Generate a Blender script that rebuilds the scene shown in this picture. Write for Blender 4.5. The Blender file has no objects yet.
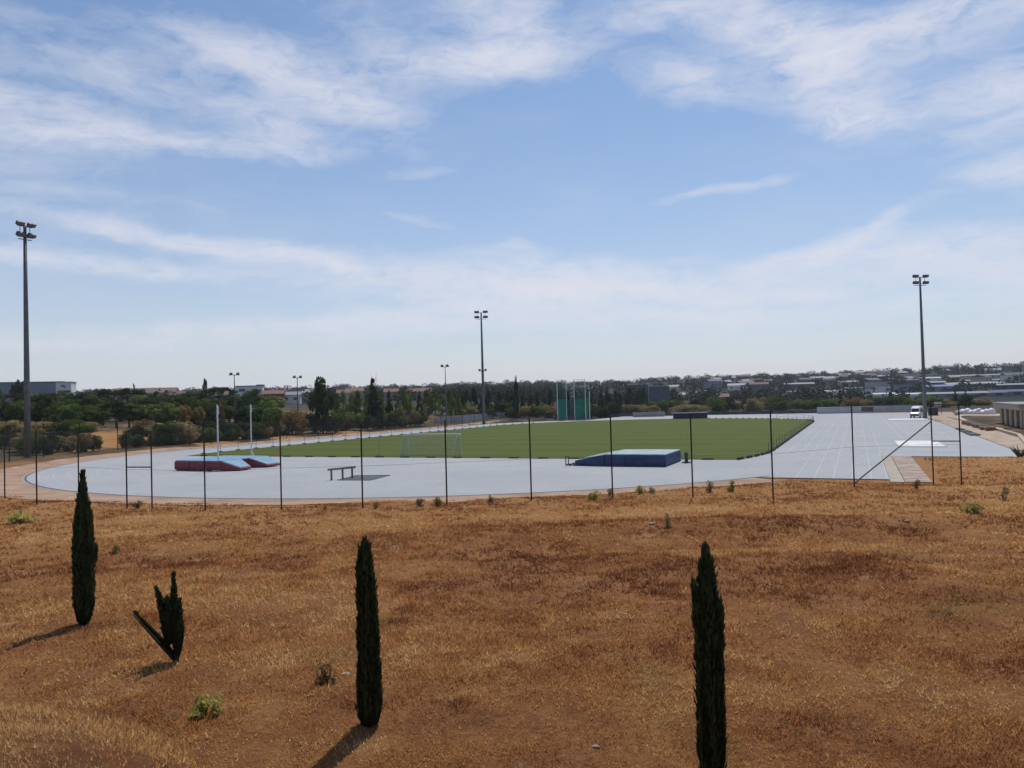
import bpy, bmesh, math, random
import numpy as np
from mathutils import Vector, Matrix

R = math.radians
rng = np.random.default_rng(7)
random.seed(7)
scene = bpy.context.scene
col = scene.collection

# ------------------------------------------------------------------ camera, sky, sun, exposure
F, PITCH, ROLL, EYE = 769.5, .02156, .02647, 6.0
cam_d = bpy.data.cameras.new('camera')
cam_d.sensor_width = 36.0
cam_d.lens = 36.0 * F / 1024.0
cam_d.clip_start, cam_d.clip_end = .05, 20000
cam = bpy.data.objects.new('camera', cam_d)
col.objects.link(cam)
cam.matrix_world = (Matrix.Translation((0, 0, EYE)) @ Matrix.Rotation(math.pi / 2 + PITCH, 4, 'X')
                    @ Matrix.Rotation(-ROLL, 4, 'Z'))
scene.camera = cam
scene.render.resolution_x, scene.render.resolution_y = 1024, 768

SUN_AZ, SUN_EL = R(18), R(61)          # azimuth clockwise from +Y
SKY_STRENGTH, SUN_STRENGTH = .10, 3.5
HAZE = .0001
scene.view_settings.view_transform = 'Standard'
scene.view_settings.look = 'None'
scene.view_settings.exposure = 0.0
scene.view_settings.gamma = 1.0
scene.view_settings.use_curve_mapping = False
scene.cycles.max_bounces = 6
scene.cycles.diffuse_bounces = 2
scene.cycles.transparent_max_bounces = 12
scene.cycles.volume_bounces = 1

sd = bpy.data.lights.new('sun', 'SUN')
sd.energy, sd.angle, sd.color = SUN_STRENGTH, R(.53), (1, .95, .87)
sun = bpy.data.objects.new('sun', sd)
col.objects.link(sun)
sdir = Vector((math.sin(SUN_AZ) * math.cos(SUN_EL), math.cos(SUN_AZ) * math.cos(SUN_EL), math.sin(SUN_EL)))
sun.rotation_euler = sdir.to_track_quat('Z', 'Y').to_euler()


def ray(px, py):
    """view direction of a photo pixel (survey of the place from the photograph)"""
    a, b = px - 512, py - 384
    c, s = math.cos(ROLL), math.sin(ROLL)
    d = np.array([(a * c - b * s) / F, 1.0, -(a * s + b * c) / F])
    cp, sp = math.cos(PITCH), math.sin(PITCH)
    return np.array([d[0], d[1] * cp - d[2] * sp, d[1] * sp + d[2] * cp])


def azel(px, py):
    d = ray(px, py)
    return math.atan2(d[0], d[1]), math.atan2(d[2], math.hypot(d[0], d[1]))


class NT:
    """short node helpers"""
    def __init__(s, tree):
        s.t = tree

    def n(s, kind, **kw):
        nd = s.t.nodes.new(kind)
        for k, v in kw.items():
            setattr(nd, k, v)
        return nd

    def l(s, a, b):
        s.t.links.new(a, b)

    def set(s, sock, v):
        if hasattr(v, 'bl_idname') or hasattr(v, 'is_linked'):
            s.l(v, sock)
        else:
            sock.default_value = v

    def math(s, op, a, b=None, c=None, clamp=False):
        nd = s.n('ShaderNodeMath', operation=op, use_clamp=clamp)
        s.set(nd.inputs[0], a)
        if b is not None:
            s.set(nd.inputs[1], b)
        if c is not None:
            s.set(nd.inputs[2], c)
        return nd.outputs[0]

    def noise(s, vec, scale, detail=4, rough=.55, dist=0.0, dims='3D'):
        nd = s.n('ShaderNodeTexNoise', noise_dimensions=dims)
        s.l(vec, nd.inputs['Vector'])
        nd.inputs['Scale'].default_value = scale
        nd.inputs['Detail'].default_value = detail
        nd.inputs['Roughness'].default_value = rough
        nd.inputs['Distortion'].default_value = dist
        return nd

    def ramp(s, fac, stops):
        nd = s.n('ShaderNodeValToRGB')
        e = nd.color_ramp.elements
        e[0].position, e[0].color = stops[0][0], (*stops[0][1], 1)
        e[1].position, e[1].color = stops[-1][0], (*stops[-1][1], 1)
        for p, c in stops[1:-1]:
            x = e.new(p)
            x.color = (*c, 1)
        s.l(fac, nd.inputs[0])
        return nd.outputs[0]

    def mix(s, fac, a, b, blend='MIX'):
        nd = s.n('ShaderNodeMix', data_type='RGBA', blend_type=blend)
        s.set(nd.inputs[0], fac)
        s.set(nd.inputs[6], a if not isinstance(a, tuple) else (*a[:3], 1))
        s.set(nd.inputs[7], b if not isinstance(b, tuple) else (*b[:3], 1))
        return nd.outputs[2]

    def smooth(s, v, lo, hi):
        nd = s.n('ShaderNodeMapRange', interpolation_type='SMOOTHSTEP')
        s.l(v, nd.inputs[0])
        nd.inputs[1].default_value, nd.inputs[2].default_value = lo, hi
        return nd.outputs[0]

    def mapping(s, vec, loc=(0, 0, 0), rot=(0, 0, 0), scale=(1, 1, 1), kind='POINT'):
        nd = s.n('ShaderNodeMapping', vector_type=kind)
        s.l(vec, nd.inputs[0])
        nd.inputs[1].default_value, nd.inputs[2].default_value, nd.inputs[3].default_value = loc, rot, scale
        return nd.outputs[0]


# world: physical sky with wisps of high cloud laid out by direction (azimuth, elevation)
world = bpy.data.worlds.new('World')
scene.world = world
world.use_nodes = True
W = NT(world.node_tree)
bg = world.node_tree.nodes['Background']
sky = W.n('ShaderNodeTexSky', sky_type='NISHITA', sun_disc=False)
sky.sun_elevation, sky.sun_rotation = SUN_EL, SUN_AZ
sky.altitude, sky.air_density, sky.dust_density, sky.ozone_density = 150, 1.0, .8, 2.2
bg.inputs['Strength'].default_value = SKY_STRENGTH
tc = W.n('ShaderNodeTexCoord')
sep = W.n('ShaderNodeSeparateXYZ')
W.l(tc.outputs['Generated'], sep.inputs[0])
az = W.math('ARCTAN2', sep.outputs[0], sep.outputs[1])
el = W.math('ARCSINE', sep.outputs[2])
cmb = W.n('ShaderNodeCombineXYZ')
W.l(az, cmb.inputs[0])
W.l(el, cmb.inputs[1])
P0 = cmb.outputs[0]
# wispy distortion of the cloud field
wn = W.noise(W.mapping(P0, scale=(1, 1.8, 1)), 7, 5, .6)
wv = W.n('ShaderNodeVectorMath', operation='SUBTRACT')
W.l(wn.outputs['Color'], wv.inputs[0])
wv.inputs[1].default_value = (.5, .5, .5)
wm = W.n('ShaderNodeVectorMath', operation='MULTIPLY_ADD')
W.l(wv.outputs[0], wm.inputs[0])
wm.inputs[1].default_value = (.09, .035, 0)
W.l(P0, wm.inputs[2])
PW = wm.outputs[0]
# (centre x, y, half width, half height in photo pixels, tilt in degrees, weight)
CLOUDS = [
    (330, 90, 70, 24, -16, 1.0), (275, 128, 45, 16, -10, .8), (245, 62, 80, 18, -14, .75), (150, 88, 90, 14, -4, .36), (30, 102, 65, 13, -3, .8), (120, 138, 180, 12, 1, .85), (110, 50, 110, 22, -5, .28),
    (490, 62, 85, 17, 4, 1.15), (500, 18, 50, 34, -10, .85), (385, 45, 50, 26, -25, .4),
    (655, 14, 45, 13, 8, .7), (690, 80, 48, 20, -12, .85), (760, 20, 70, 24, -20, .9), (810, 50, 60, 16, -28, .9), (830, 95, 50, 24, -26, .9), (855, 118, 45, 12, -4, .85), (930, 104, 50, 16, 0, .25),
    (970, 12, 100, 20, 6, .95), (880, 35, 50, 14, 10, .6), (1010, 95, 45, 30, 0, .85),
    (722, 190, 46, 5, 4, .62), (762, 181, 26, 6, 6, .3), (872, 232, 42, 7, 28, .55), (830, 255, 60, 7, 14, .5), (418, 173, 55, 6, 2, .3), (424, 219, 40, 6, -12, .42), (540, 210, 60, 8, 0, .2),
    (100, 196, 100, 6, -2, .2), (1005, 172, 30, 11, 0, .6),
    (130, 233, 80, 6, -9, .75), (90, 262, 130, 8, -3, .85), (250, 250, 90, 8, -8, .85), (330, 262, 50, 8, -16, .6),
    (440, 285, 120, 22, -8, .55), (560, 283, 70, 15, 0, .95), (640, 290, 110, 14, -2, .95), (560, 262, 70, 9, -8, .6), (520, 245, 20, 6, -10, .5), (780, 298, 80, 6, 0, .6), (930, 250, 80, 12, 2, .95), (770, 264, 50, 8, 10, .7), (1000, 272, 60, 10, 0, .6),
    (380, 275, 230, 24, -2, .34), (640, 300, 260, 40, 0, .38), (920, 265, 160, 30, 0, .20), (250, 330, 190, 10, 1, .6), (110, 345, 140, 8, 0, .4), (430, 318, 100, 14, 4, .5), (660, 318, 160, 10, 0, .5), (930, 305, 120, 10, 0, .3),
    (-200, 120, 180, 70, 0, .6), (1300, 80, 170, 80, 0, .6), (500, -220, 500, 130, 0, .55)]
tot = None
for cx, cy, hw, hh, tilt, wgt in CLOUDS:
    a0, e0 = azel(cx, cy)
    ca = math.cos(e0)
    v = W.mapping(PW, (a0, e0, 0), (0, 0, R(tilt)), (hw / F / ca * 1.0, hh / F, 1), 'TEXTURE')
    dt = W.n('ShaderNodeVectorMath', operation='DOT_PRODUCT')
    W.l(v, dt.inputs[0])
    W.l(v, dt.inputs[1])
    g = W.math('POWER', 2.718, W.math('MULTIPLY', dt.outputs['Value'], -1.0))
    tot = W.math('MULTIPLY', g, wgt) if tot is None else W.math('MULTIPLY_ADD', g, wgt, tot)
streak = W.noise(W.mapping(PW, rot=(0, 0, R(5)), scale=(4.0, 19, 1)), 1.7, 10, .66, .4).outputs[0]
puff = W.noise(W.mapping(PW, rot=(0, 0, R(-18)), scale=(9, 22, 1)), 2.2, 9, .68, .6).outputs[0]
nz = W.math('ADD', W.math('MULTIPLY', streak, .5), W.math('MULTIPLY', puff, .5))
thick = W.math('MAXIMUM', W.math('MULTIPLY_ADD', W.math('SUBTRACT', nz, .5), W.math('MULTIPLY_ADD', tot, 4.6, .30), W.math('MULTIPLY_ADD', tot, .95, -.13)), 0.0)
dens = W.math('MULTIPLY', W.math('SUBTRACT', 1.0, W.math('POWER', 2.718, W.math('MULTIPLY', thick, -1.08))), .95)
veil = W.math('MULTIPLY', W.smooth(W.noise(W.mapping(PW, scale=(1.6, 5, 1)), 2.2, 6, .6).outputs[0], .44, .76), .13)
dens = W.math('MINIMUM', W.math('ADD', dens, veil), .95)
CLOUD_COL, HAZY_COL = (7.5, 7.6, 8.4), (7.6, 7.3, 7.75)
hz = W.math('POWER', 2.718, W.math('MULTIPLY', W.math('MAXIMUM', el, 0.0), -6.2))
blue = W.mix(1.0, sky.outputs[0], (.80, .97, 1.09), 'MULTIPLY')
base = W.mix(W.math('MULTIPLY', hz, .82), blue, HAZY_COL)
W.l(W.mix(dens, base, CLOUD_COL), bg.inputs['Color'])

# ------------------------------------------------------------------ mesh helpers


class MB:
    def __init__(s):
        s.v, s.f, s.n = [], [], 0

    def add(s, verts, faces):
        o = s.n
        s.v.extend([tuple(map(float, p)) for p in verts])
        s.f.extend([tuple(i + o for i in f) for f in faces])
        s.n += len(verts)
        return s

    def box(s, c, size, rz=0.0, ax=None):
        x, y, z = [q / 2 for q in size]
        pts = [(-x, -y, -z), (x, -y, -z), (x, y, -z), (-x, y, -z), (-x, -y, z), (x, -y, z), (x, y, z), (-x, y, z)]
        if ax is None:
            cs, sn = math.cos(rz), math.sin(rz)
            pts = [(c[0] + p[0] * cs - p[1] * sn, c[1] + p[0] * sn + p[1] * cs, c[2] + p[2]) for p in pts]
        else:
            a, b, d = ax
            pts = [tuple(np.array(c) + a * p[0] + b * p[1] + d * p[2]) for p in pts]
        return s.add(pts, [(0, 3, 2, 1), (4, 5, 6, 7), (0, 1, 5, 4), (1, 2, 6, 5), (2, 3, 7, 6), (3, 0, 4, 7)])

    def bar(s, p, q, w, h=None):
        """square bar from p to q"""
        p, q = np.array(p, float), np.array(q, float)
        d = q - p
        L = np.linalg.norm(d)
        d /= L
        up = np.array([0, 0, 1.0]) if abs(d[2]) < .95 else np.array([0, 1.0, 0])
        a = np.cross(d, up)
        a /= np.linalg.norm(a)
        b = np.cross(a, d)
        return s.box((p + q) / 2, (L, w, h or w), ax=(d, a, b))

    def tube(s, pts, rad, n=8, cap=True):
        pts = [np.array(p, float) for p in pts]
        if not hasattr(rad, '__len__'):
            rad = [rad] * len(pts)
        rings = []
        for i, p in enumerate(pts):
            d = pts[min(i + 1, len(pts) - 1)] - pts[max(i - 1, 0)]
            d = d / (np.linalg.norm(d) + 1e-9)
            up = np.array([0, 1.0, 0]) if abs(d[1]) < .9 else np.array([1.0, 0, 0])
            a = np.cross(d, up)
            a /= np.linalg.norm(a)
            b = np.cross(d, a)
            rings.append([p + rad[i] * (a * math.cos(t) + b * math.sin(t)) for t in np.linspace(0, 2 * math.pi, n, False)])
        vs = [q for r in rings for q in r]
        fs = []
        for i in range(len(pts) - 1):
            for j in range(n):
                k = (j + 1) % n
                fs.append((i * n + j, i * n + k, (i + 1) * n + k, (i + 1) * n + j))
        if cap:
            fs.append(tuple(range(n - 1, -1, -1)))
            fs.append(tuple(range((len(pts) - 1) * n, len(pts) * n)))
        return s.add(vs, fs)

    def prism(s, poly, z0, z1):
        """vertical prism of an xy outline; z may be a pair of lists"""
        n = len(poly)
        zb = z0 if hasattr(z0, '__len__') else [z0] * n
        zt = z1 if hasattr(z1, '__len__') else [z1] * n
        vs = [(p[0], p[1], z) for p, z in zip(poly, zb)] + [(p[0], p[1], z) for p, z in zip(poly, zt)]
        fs = [tuple(range(n - 1, -1, -1)), tuple(range(n, 2 * n))]
        fs += [(i, (i + 1) % n, n + (i + 1) % n, n + i) for i in range(n)]
        return s.add(vs, fs)

    def build(s, name, m, parent=None, bevel=0.0, smooth=False):
        me = bpy.data.meshes.new(name)
        me.from_pydata(s.v, [], s.f)
        bm = bmesh.new()
        bm.from_mesh(me)
        bmesh.ops.recalc_face_normals(bm, faces=bm.faces)
        if bevel:
            bmesh.ops.bevel(bm, geom=list(bm.edges), offset=bevel, segments=2, affect='EDGES', profile=.6)
        bm.to_mesh(me)
        bm.free()
        me.update()
        if smooth:
            me.polygons.foreach_set('use_smooth', [True] * len(me.polygons))
        me.materials.append(m)
        o = bpy.data.objects.new(name, me)
        col.objects.link(o)
        if parent is not None:
            o.parent = parent
        return o


def fast_mesh(name, verts, faces, m, tint=None):
    """numpy arrays to a mesh; faces (n, k) all of one size; tint per vertex"""
    me = bpy.data.meshes.new(name)
    k = faces.shape[1]
    me.vertices.add(len(verts))
    me.vertices.foreach_set('co', verts.astype(np.float32).ravel())
    me.loops.add(faces.size)
    me.loops.foreach_set('vertex_index', faces.astype(np.int32).ravel())
    me.polygons.add(len(faces))
    me.polygons.foreach_set('loop_start', np.arange(0, faces.size, k, dtype=np.int32))
    me.polygons.foreach_set('loop_total', np.full(len(faces), k, np.int32))
    if tint is not None:
        at_ = me.attributes.new('tint', 'FLOAT', 'POINT')
        at_.data.foreach_set('value', tint.astype(np.float32))
    me.update(calc_edges=True)
    me.materials.append(m)
    return me


def link(name, me, parent=None):
    o = bpy.data.objects.new(name, me)
    col.objects.link(o)
    if parent is not None:
        o.parent = parent
    return o


def tag(o, label, cat, group=None):
    o['label'], o['category'] = label, cat
    if group:
        o['group'] = group
    return o


def thing(name, label, cat, loc=(0, 0, 0), rz=0.0, group=None):
    o = bpy.data.objects.new(name, None)
    col.objects.link(o)
    o.location, o.rotation_euler = loc, (0, 0, rz)
    o.empty_display_size = .3
    return tag(o, label, cat, group)


def setting(o, kind='structure'):
    o['kind'] = kind
    return o


def copy_tree(o, parent=None):
    c = o.copy()
    col.objects.link(c)
    c.parent = parent
    for ch in list(o.children):
        copy_tree(ch, c)
    return c


# ------------------------------------------------------------------ materials


def mat(name, c, rough=.8, c2=None, scale=3.0, detail=5, metal=0.0, bump=0.0, bscale=None, spread=(.35, .65), spec=.3, vec='Object'):
    m = bpy.data.materials.new(name)
    m.use_nodes = True
    N = NT(m.node_tree)
    p = m.node_tree.nodes['Principled BSDF']
    p.inputs['Roughness'].default_value = rough
    p.inputs['Metallic'].default_value = metal
    p.inputs['Specular IOR Level'].default_value = spec
    t = N.n('ShaderNodeTexCoord').outputs[vec]
    if c2 is None:
        c2 = tuple(min(1, x * .78) for x in c)
    ns = N.noise(t, scale, detail, .6)
    N.l(N.mix(N.smooth(ns.outputs[0], *spread), c, c2), p.inputs['Base Color'])
    if bump:
        b = N.n('ShaderNodeBump')
        b.inputs['Strength'].default_value = bump
        b.inputs['Distance'].default_value = .05
        N.l(N.noise(t, bscale or scale * 6, 4, .6).outputs[0], b.inputs['Height'])
        N.l(b.outputs[0], p.inputs['Normal'])
    return m


def leaf_mat(name, dark, light, var=.25, transl=.25, brown=None):
    m = bpy.data.materials.new(name)
    m.use_nodes = True
    N = NT(m.node_tree)
    m.node_tree.nodes.remove(m.node_tree.nodes['Principled BSDF'])
    out = m.node_tree.nodes['Material Output']
    a = N.n('ShaderNodeAttribute', attribute_name='tint')
    oi = N.n('ShaderNodeObjectInfo')
    c = N.mix(a.outputs['Fac'], dark, light)
    if brown:
        c = N.mix(N.math('MULTIPLY', N.smooth(oi.outputs['Random'], .45, 1.0), .8), c, brown)
    hsv = N.n('ShaderNodeHueSaturation')
    N.l(c, hsv.inputs['Color'])
    hsv.inputs['Saturation'].default_value = .95
    N.l(N.math('MULTIPLY_ADD', oi.outputs['Random'], 2 * var, 1 - var), hsv.inputs['Value'])
    hs = N.math('MULTIPLY_ADD', W_frac(N, oi.outputs['Random']), .03, .485)
    N.l(hs, hsv.inputs['Hue'])
    d = N.n('ShaderNodeBsdfDiffuse')
    N.l(hsv.outputs[0], d.inputs[0])
    if transl > 0:
        tr = N.n('ShaderNodeBsdfTranslucent')
        N.l(hsv.outputs[0], tr.inputs[0])
        mx = N.n('ShaderNodeMixShader')
        mx.inputs[0].default_value = transl
        N.l(d.outputs[0], mx.inputs[1])
        N.l(tr.outputs[0], mx.inputs[2])
        N.l(mx.outputs[0], out.inputs[0])
    else:
        N.l(d.outputs[0], out.inputs[0])
    return m


def W_frac(N, s):
    return N.math('FRACT', N.math('MULTIPLY', s, 17.3))


# ------------------------------------------------------------------ survey: track axes and terrain
AX, CX, CY = .42036, 11.277, 134.06
SA, CA = math.sin(AX), math.cos(AX)
LS, R0, R1 = 42.2, 36.5, 46.26


def tw(u, v, z=0.0):
    return (CX + u * SA + v * CA, CY + u * CA - v * SA, z)


def vnoise(x, y, seed=0):
    xi, yi = np.floor(x).astype(np.int64), np.floor(y).astype(np.int64)
    fx, fy = x - xi, y - yi
    fx, fy = fx * fx * (3 - 2 * fx), fy * fy * (3 - 2 * fy)

    def h(i, j):
        n = (i * 374761393 + j * 668265263 + seed * 1442695041) & 0xffffffff
        n = ((n ^ (n >> 13)) * 1274126177) & 0xffffffff
        return ((n ^ (n >> 16)) & 0xffff) / 65535.0
    return (h(xi, yi) * (1 - fx) + h(xi + 1, yi) * fx) * (1 - fy) + (h(xi, yi + 1) * (1 - fx) + h(xi + 1, yi + 1) * fx) * fy


def fbm(x, y, seed=0, o=4):
    t, a, s = 0, .5, 0
    for i in range(o):
        t = t + a * vnoise(x * 2 ** i, y * 2 ** i, seed + i)
        s += a
        a *= .5
    return t / s - .5


def sm(a, b, x):
    t = np.clip((x - a) / (b - a), 0, 1)
    return t * t * (3 - 2 * t)


def rectd(u, v, u0, u1, v0, v1):
    return np.hypot(np.maximum(np.maximum(u0 - u, u - u1), 0), np.maximum(np.maximum(v0 - v, v - v1), 0))


def footprint(x, y):
    """metres outside the paved track, straight, plaza and path"""
    dx, dy = x - CX, y - CY
    u, v = dx * SA + dy * CA, dx * CA - dy * SA
    d = np.hypot(np.maximum(np.abs(u) - LS, 0), v) - R1
    d = np.minimum(d, rectd(u, v, -69.2, 0, 36, R1))
    d = np.minimum(d, rectd(u, v, -48.8, 108, 40, 58.2))
    d = np.minimum(d, rectd(u, v, 76, 113, -24, 50))
    d = np.minimum(d, rectd(u, v, -70.6, -48.8, 46, 48.7))
    return d, u, v


def terrain(x, y):
    x, y = np.asarray(x, float), np.asarray(y, float)
    d, u, v = footprint(x, y)
    r = np.hypot(x, y)
    z = -.04 + .52 * sm(.8, 7.5, d)
    near = sm(2, 8, d) * (1 - sm(46, 60, y)) * (y > -400)
    # foreground meadow: gentle fall to the fence with a low terrace
    z = z + near * (.55 * sm(38, 13, y) + (.30 * np.exp(-((y - 31.5) / 2.0) ** 2)) * (.4 + .9 * sm(-6, 10, x)) - .16 * np.exp(-((y - 27.5) / 1.6) ** 2))
    z = z + near * (fbm(x * .28, y * .28, 3) * .35 + fbm(x * 1.3, y * 1.3, 9) * .12)
    q = y - 1.7 * sm(-.6, -3.0, x) + fbm(x * .5, y * .5, 5) * .6
    z = z + np.where(y < 14, 3.35 * (1 - sm(2.0, 8.5, q)), 0)
    # rough slope west of the track
    west = sm(-50, -62, v) * sm(-110, -70, u + 20) * (y > 30)
    z = z + west * (2.3 * sm(54, 80, -v) + 4.2 * sm(80, 200, -v) + fbm(x * .06, y * .06, 21) * 2.0)
    # valley, then the far hills
    th = np.arctan2(x, np.maximum(y, 1e-3))
    hh = 22 + 11 * sm(.10, .36, th) + 3 * sm(-.1, -.5, th)
    far = sm(360, 1500, r)
    z = z + far * (hh + fbm(x * .0035, y * .0035, 40, 5) * 22) * sm(9000, 2600, r)
    z = z - 1.2 * sm(130, 330, r) * (1 - far) * (v > -40)
    return z


def T(x, y):
    return float(terrain(np.array([x]), np.array([y]))[0])


def hit(px, py, lo=6.0, hi=2600.0):
    """where the sight line of a photo pixel meets the ground"""
    d = ray(px, py)
    ys = np.geomspace(lo, hi, 1500)
    zz = EYE + d[2] * ys
    g = terrain(d[0] * ys, ys)
    k = np.nonzero(zz <= g)[0]
    Y = ys[k[0]] if len(k) else hi
    return d[0] * Y, Y, T(d[0] * Y, Y)


def G(px, py, z=0.0):
    d = ray(px, py)
    t = (z - EYE) / d[2]
    return d[0] * t, t, z


def pix(x, y, z):
    z = z - EYE
    cp, sp = math.cos(PITCH), math.sin(PITCH)
    yc, zc = y * cp + z * sp, -y * sp + z * cp
    a, b = F * x / yc, -F * zc / yc
    c, s = math.cos(ROLL), math.sin(ROLL)
    return 512 + a * c + b * s, 384 - a * s + b * c


def zat(px, py, Y):
    return EYE + ray(px, py)[2] * Y


# ------------------------------------------------------------------ ground: one sheet to the horizon
rad = np.concatenate([np.linspace(.4, 2, 5), np.geomspace(2.15, 2700, 310)])
ang = np.concatenate([np.radians(np.linspace(-60, 60, 421)), np.radians(np.linspace(63, 297, 79))])
RR, AA = np.meshgrid(rad, ang, indexing='ij')
GX, GY = RR * np.sin(AA), RR * np.cos(AA)
GZ = terrain(GX, GY)
na, nr = len(ang), len(rad)
gv = np.stack([GX, GY, GZ], -1).reshape(-1, 3)
gv = np.vstack([gv, [[0, 0, T(0, .01)]]])
i, j = np.meshgrid(np.arange(nr - 1), np.arange(na), indexing='ij')
j2 = (j + 1) % na
gf = np.stack([i * na + j, (i + 1) * na + j, (i + 1) * na + j2, i * na + j2], -1).reshape(-1, 4)[:, ::-1]


def ground_material():
    m = bpy.data.materials.new('dry_meadow')
    m.use_nodes = True
    N = NT(m.node_tree)
    p = m.node_tree.nodes['Principled BSDF']
    p.inputs['Roughness'].default_value = .95
    p.inputs['Specular IOR Level'].default_value = .1
    t = N.n('ShaderNodeTexCoord').outputs['Object']
    big = N.noise(t, .16, 4, .55).outputs[0]
    mid = N.noise(t, .75, 6, .62, .6).outputs[0]
    fine = N.noise(t, 9.0, 9, .78, .5).outputs[0]
    c1 = N.ramp(mid, [(.30, (.16, .060, .025)), (.44, (.26, .104, .042)), (.56, (.36, .158, .058)), (.72, (.46, .245, .095))])
    c2 = N.ramp(fine, [(.36, (.08, .033, .015)), (.50, (.22, .094, .033)), (.64, (.42, .225, .09))])
    c = N.mix(.5, c1, c2)
    c = N.mix(N.math('MULTIPLY', N.smooth(big, .52, .72), .35), c, (.21, .075, .042))
    grn = N.noise(N.mapping(t, (13, 7, 0)), .22, 5, .6).outputs[0]
    c = N.mix(N.math('MULTIPLY', N.smooth(grn, .58, .76), .45), c, (.135, .105, .035))
    bare = N.noise(N.mapping(t, (3, 41, 0)), .9, 6, .62).outputs[0]
    c = N.mix(N.math('MULTIPLY', N.smooth(bare, .60, .72), .6), c, (.42, .275, .155))
    # farther zones of the real ground: scrub beyond the track, dark woodland soil on the hills
    ln = N.n('ShaderNodeVectorMath', operation='LENGTH')
    N.l(t, ln.inputs[0])
    scrub = N.ramp(N.noise(t, .11, 9, .72).outputs[0], [(.40, (.035, .036, .024)), (.52, (.075, .062, .038)), (.60, (.19, .115, .058)), (.72, (.36, .215, .10))])
    c = N.mix(N.math('MULTIPLY', N.smooth(ln.outputs['Value'], 30, 39), .55), c, (.40, .21, .078))
    c = N.mix(N.smooth(ln.outputs['Value'], 75, 130), c, scrub)
    for bx, by, br_ in DIRT:
        dv = N.n('ShaderNodeVectorMath', operation='DISTANCE')
        N.l(t, dv.inputs[0])
        dv.inputs[1].default_value = (bx, by, T(bx, by))
        edge = N.math('MULTIPLY_ADD', N.noise(t, .35, 5, .65).outputs[0], br_ * 1.2, dv.outputs['Value'])
        c = N.mix(N.smooth(N.math('MULTIPLY', edge, -1.0), -br_ * 1.75, -br_ * 1.25), c, (.42, .215, .085))
    hill = N.ramp(N.noise(t, .008, 6, .65).outputs[0], [(.36, (.018, .024, .018)), (.58, (.032, .035, .026)), (.74, (.10, .08, .055))])
    c = N.mix(N.smooth(ln.outputs['Value'], 230, 420), c, hill)
    N.l(c, p.inputs['Base Color'])
    b = N.n('ShaderNodeBump')
    b.inputs['Strength'].default_value = .9
    b.inputs['Distance'].default_value = .12
    N.l(N.math('ADD', fine, mid), b.inputs['Height'])
    N.l(b.outputs[0], p.inputs['Normal'])
    return m


DIRT = [(ray(116, 428)[0] * 126, 126, 10), (ray(210, 430)[0] * 126, 126, 5), (ray(296, 424)[0] * 140, 140, 5), (ray(356, 421)[0] * 158, 158, 6), (ray(60, 432)[0] * 112, 112, 5)]
gm = ground_material()
ground = link('ground', fast_mesh('ground', gv, gf, gm))
ground.data.polygons.foreach_set('use_smooth', [True] * len(ground.data.polygons))
bm = bmesh.new()
bm.from_mesh(ground.data)
bm.verts.ensure_lookup_table()
ctr = bm.verts[len(gv) - 1]
for k in range(na):
    f = bm.faces.new((ctr, bm.verts[(k + 1) % na], bm.verts[k]))
    f.smooth = True
bmesh.ops.recalc_face_normals(bm, faces=bm.faces)
bm.to_mesh(ground.data)
bm.free()
setting(ground)

# ------------------------------------------------------------------ sports surfaces


def sheet(name, outline, z, m, cuts=None):
    """flat polygon with a smooth outline"""
    me = bpy.data.meshes.new(name)
    bm = bmesh.new()
    vs = [bm.verts.new((p[0], p[1], z)) for p in outline]
    f = bm.faces.new(vs)
    if f.calc_area() and f.normal.z < 0:
        f.normal_flip()
    bmesh.ops.triangulate(bm, faces=[f])
    bmesh.ops.recalc_face_normals(bm, faces=bm.faces)
    for q in bm.faces:
        q.normal_update()
        if q.normal.z < 0:
            q.normal_flip()
    bm.to_mesh(me)
    bm.free()
    me.materials.append(m)
    o = bpy.data.objects.new(name, me)
    col.objects.link(o)
    return setting(o)


def arc(u0, r, a0, a1, n=48):
    return [(u0 + r * math.sin(t), r * math.cos(t)) for t in np.linspace(a0, a1, n)]


def track_material():
    m = bpy.data.materials.new('track_surface')
    m.use_nodes = True
    N = NT(m.node_tree)
    p = m.node_tree.nodes['Principled BSDF']
    p.inputs['Roughness'].default_value = .85
    p.inputs['Specular IOR Level'].default_value = .2
    t = N.n('ShaderNodeTexCoord').outputs['Object']
    c = N.mix(N.smooth(N.noise(t, .09, 5, .6).outputs[0], .35, .65), (.348, .364, .384), (.392, .396, .406))
    c = N.mix(N.math('MULTIPLY', N.smooth(N.noise(N.mapping(t, rot=(0, 0, .4), scale=(.35, 1.5, 1)), .28, 6, .65, 1.0).outputs[0], .52, .68), .55), c, (.44, .395, .36))
    c = N.mix(N.math('MULTIPLY', N.smooth(N.noise(t, .6, 7, .7, .6).outputs[0], .50, .70), .38), c, (.262, .282, .312))
    c = N.mix(N.math('MULTIPLY', N.smooth(N.noise(t, 30, 3, .7).outputs[0], .4, .7), .18), c, (.23, .25, .29))
    N.l(c, p.inputs['Base Color'])
    return m


trm = track_material()
out = [(-69.2, R1), (-69.2, 40.4)]
out += [(-69.2 + k, R0 + 3.9) for k in (0,)][:0]
t0 = math.asin(40.4 / R1)                       # where the bend's outer edge passes the straight's inner lanes
out = [(-69.2, R1), (-69.2, 38.0)]
t_in = math.acos(38.0 / R1)
out += [(-LS - R1 * math.sin(t), R1 * math.cos(t)) for t in np.linspace(t_in, math.pi, 72)]
out += [(LS + R1 * math.sin(t), -R1 * math.cos(t)) for t in np.linspace(0, .80, 40)]
out += [(80, -24), (113, -24), (113, 34), (108, 34), (108, 58.0), (-48.8, 58.0), (-48.8, R1)]
track = sheet('running_track', [tw(u, v) for u, v in out], 0.0, trm)


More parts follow.
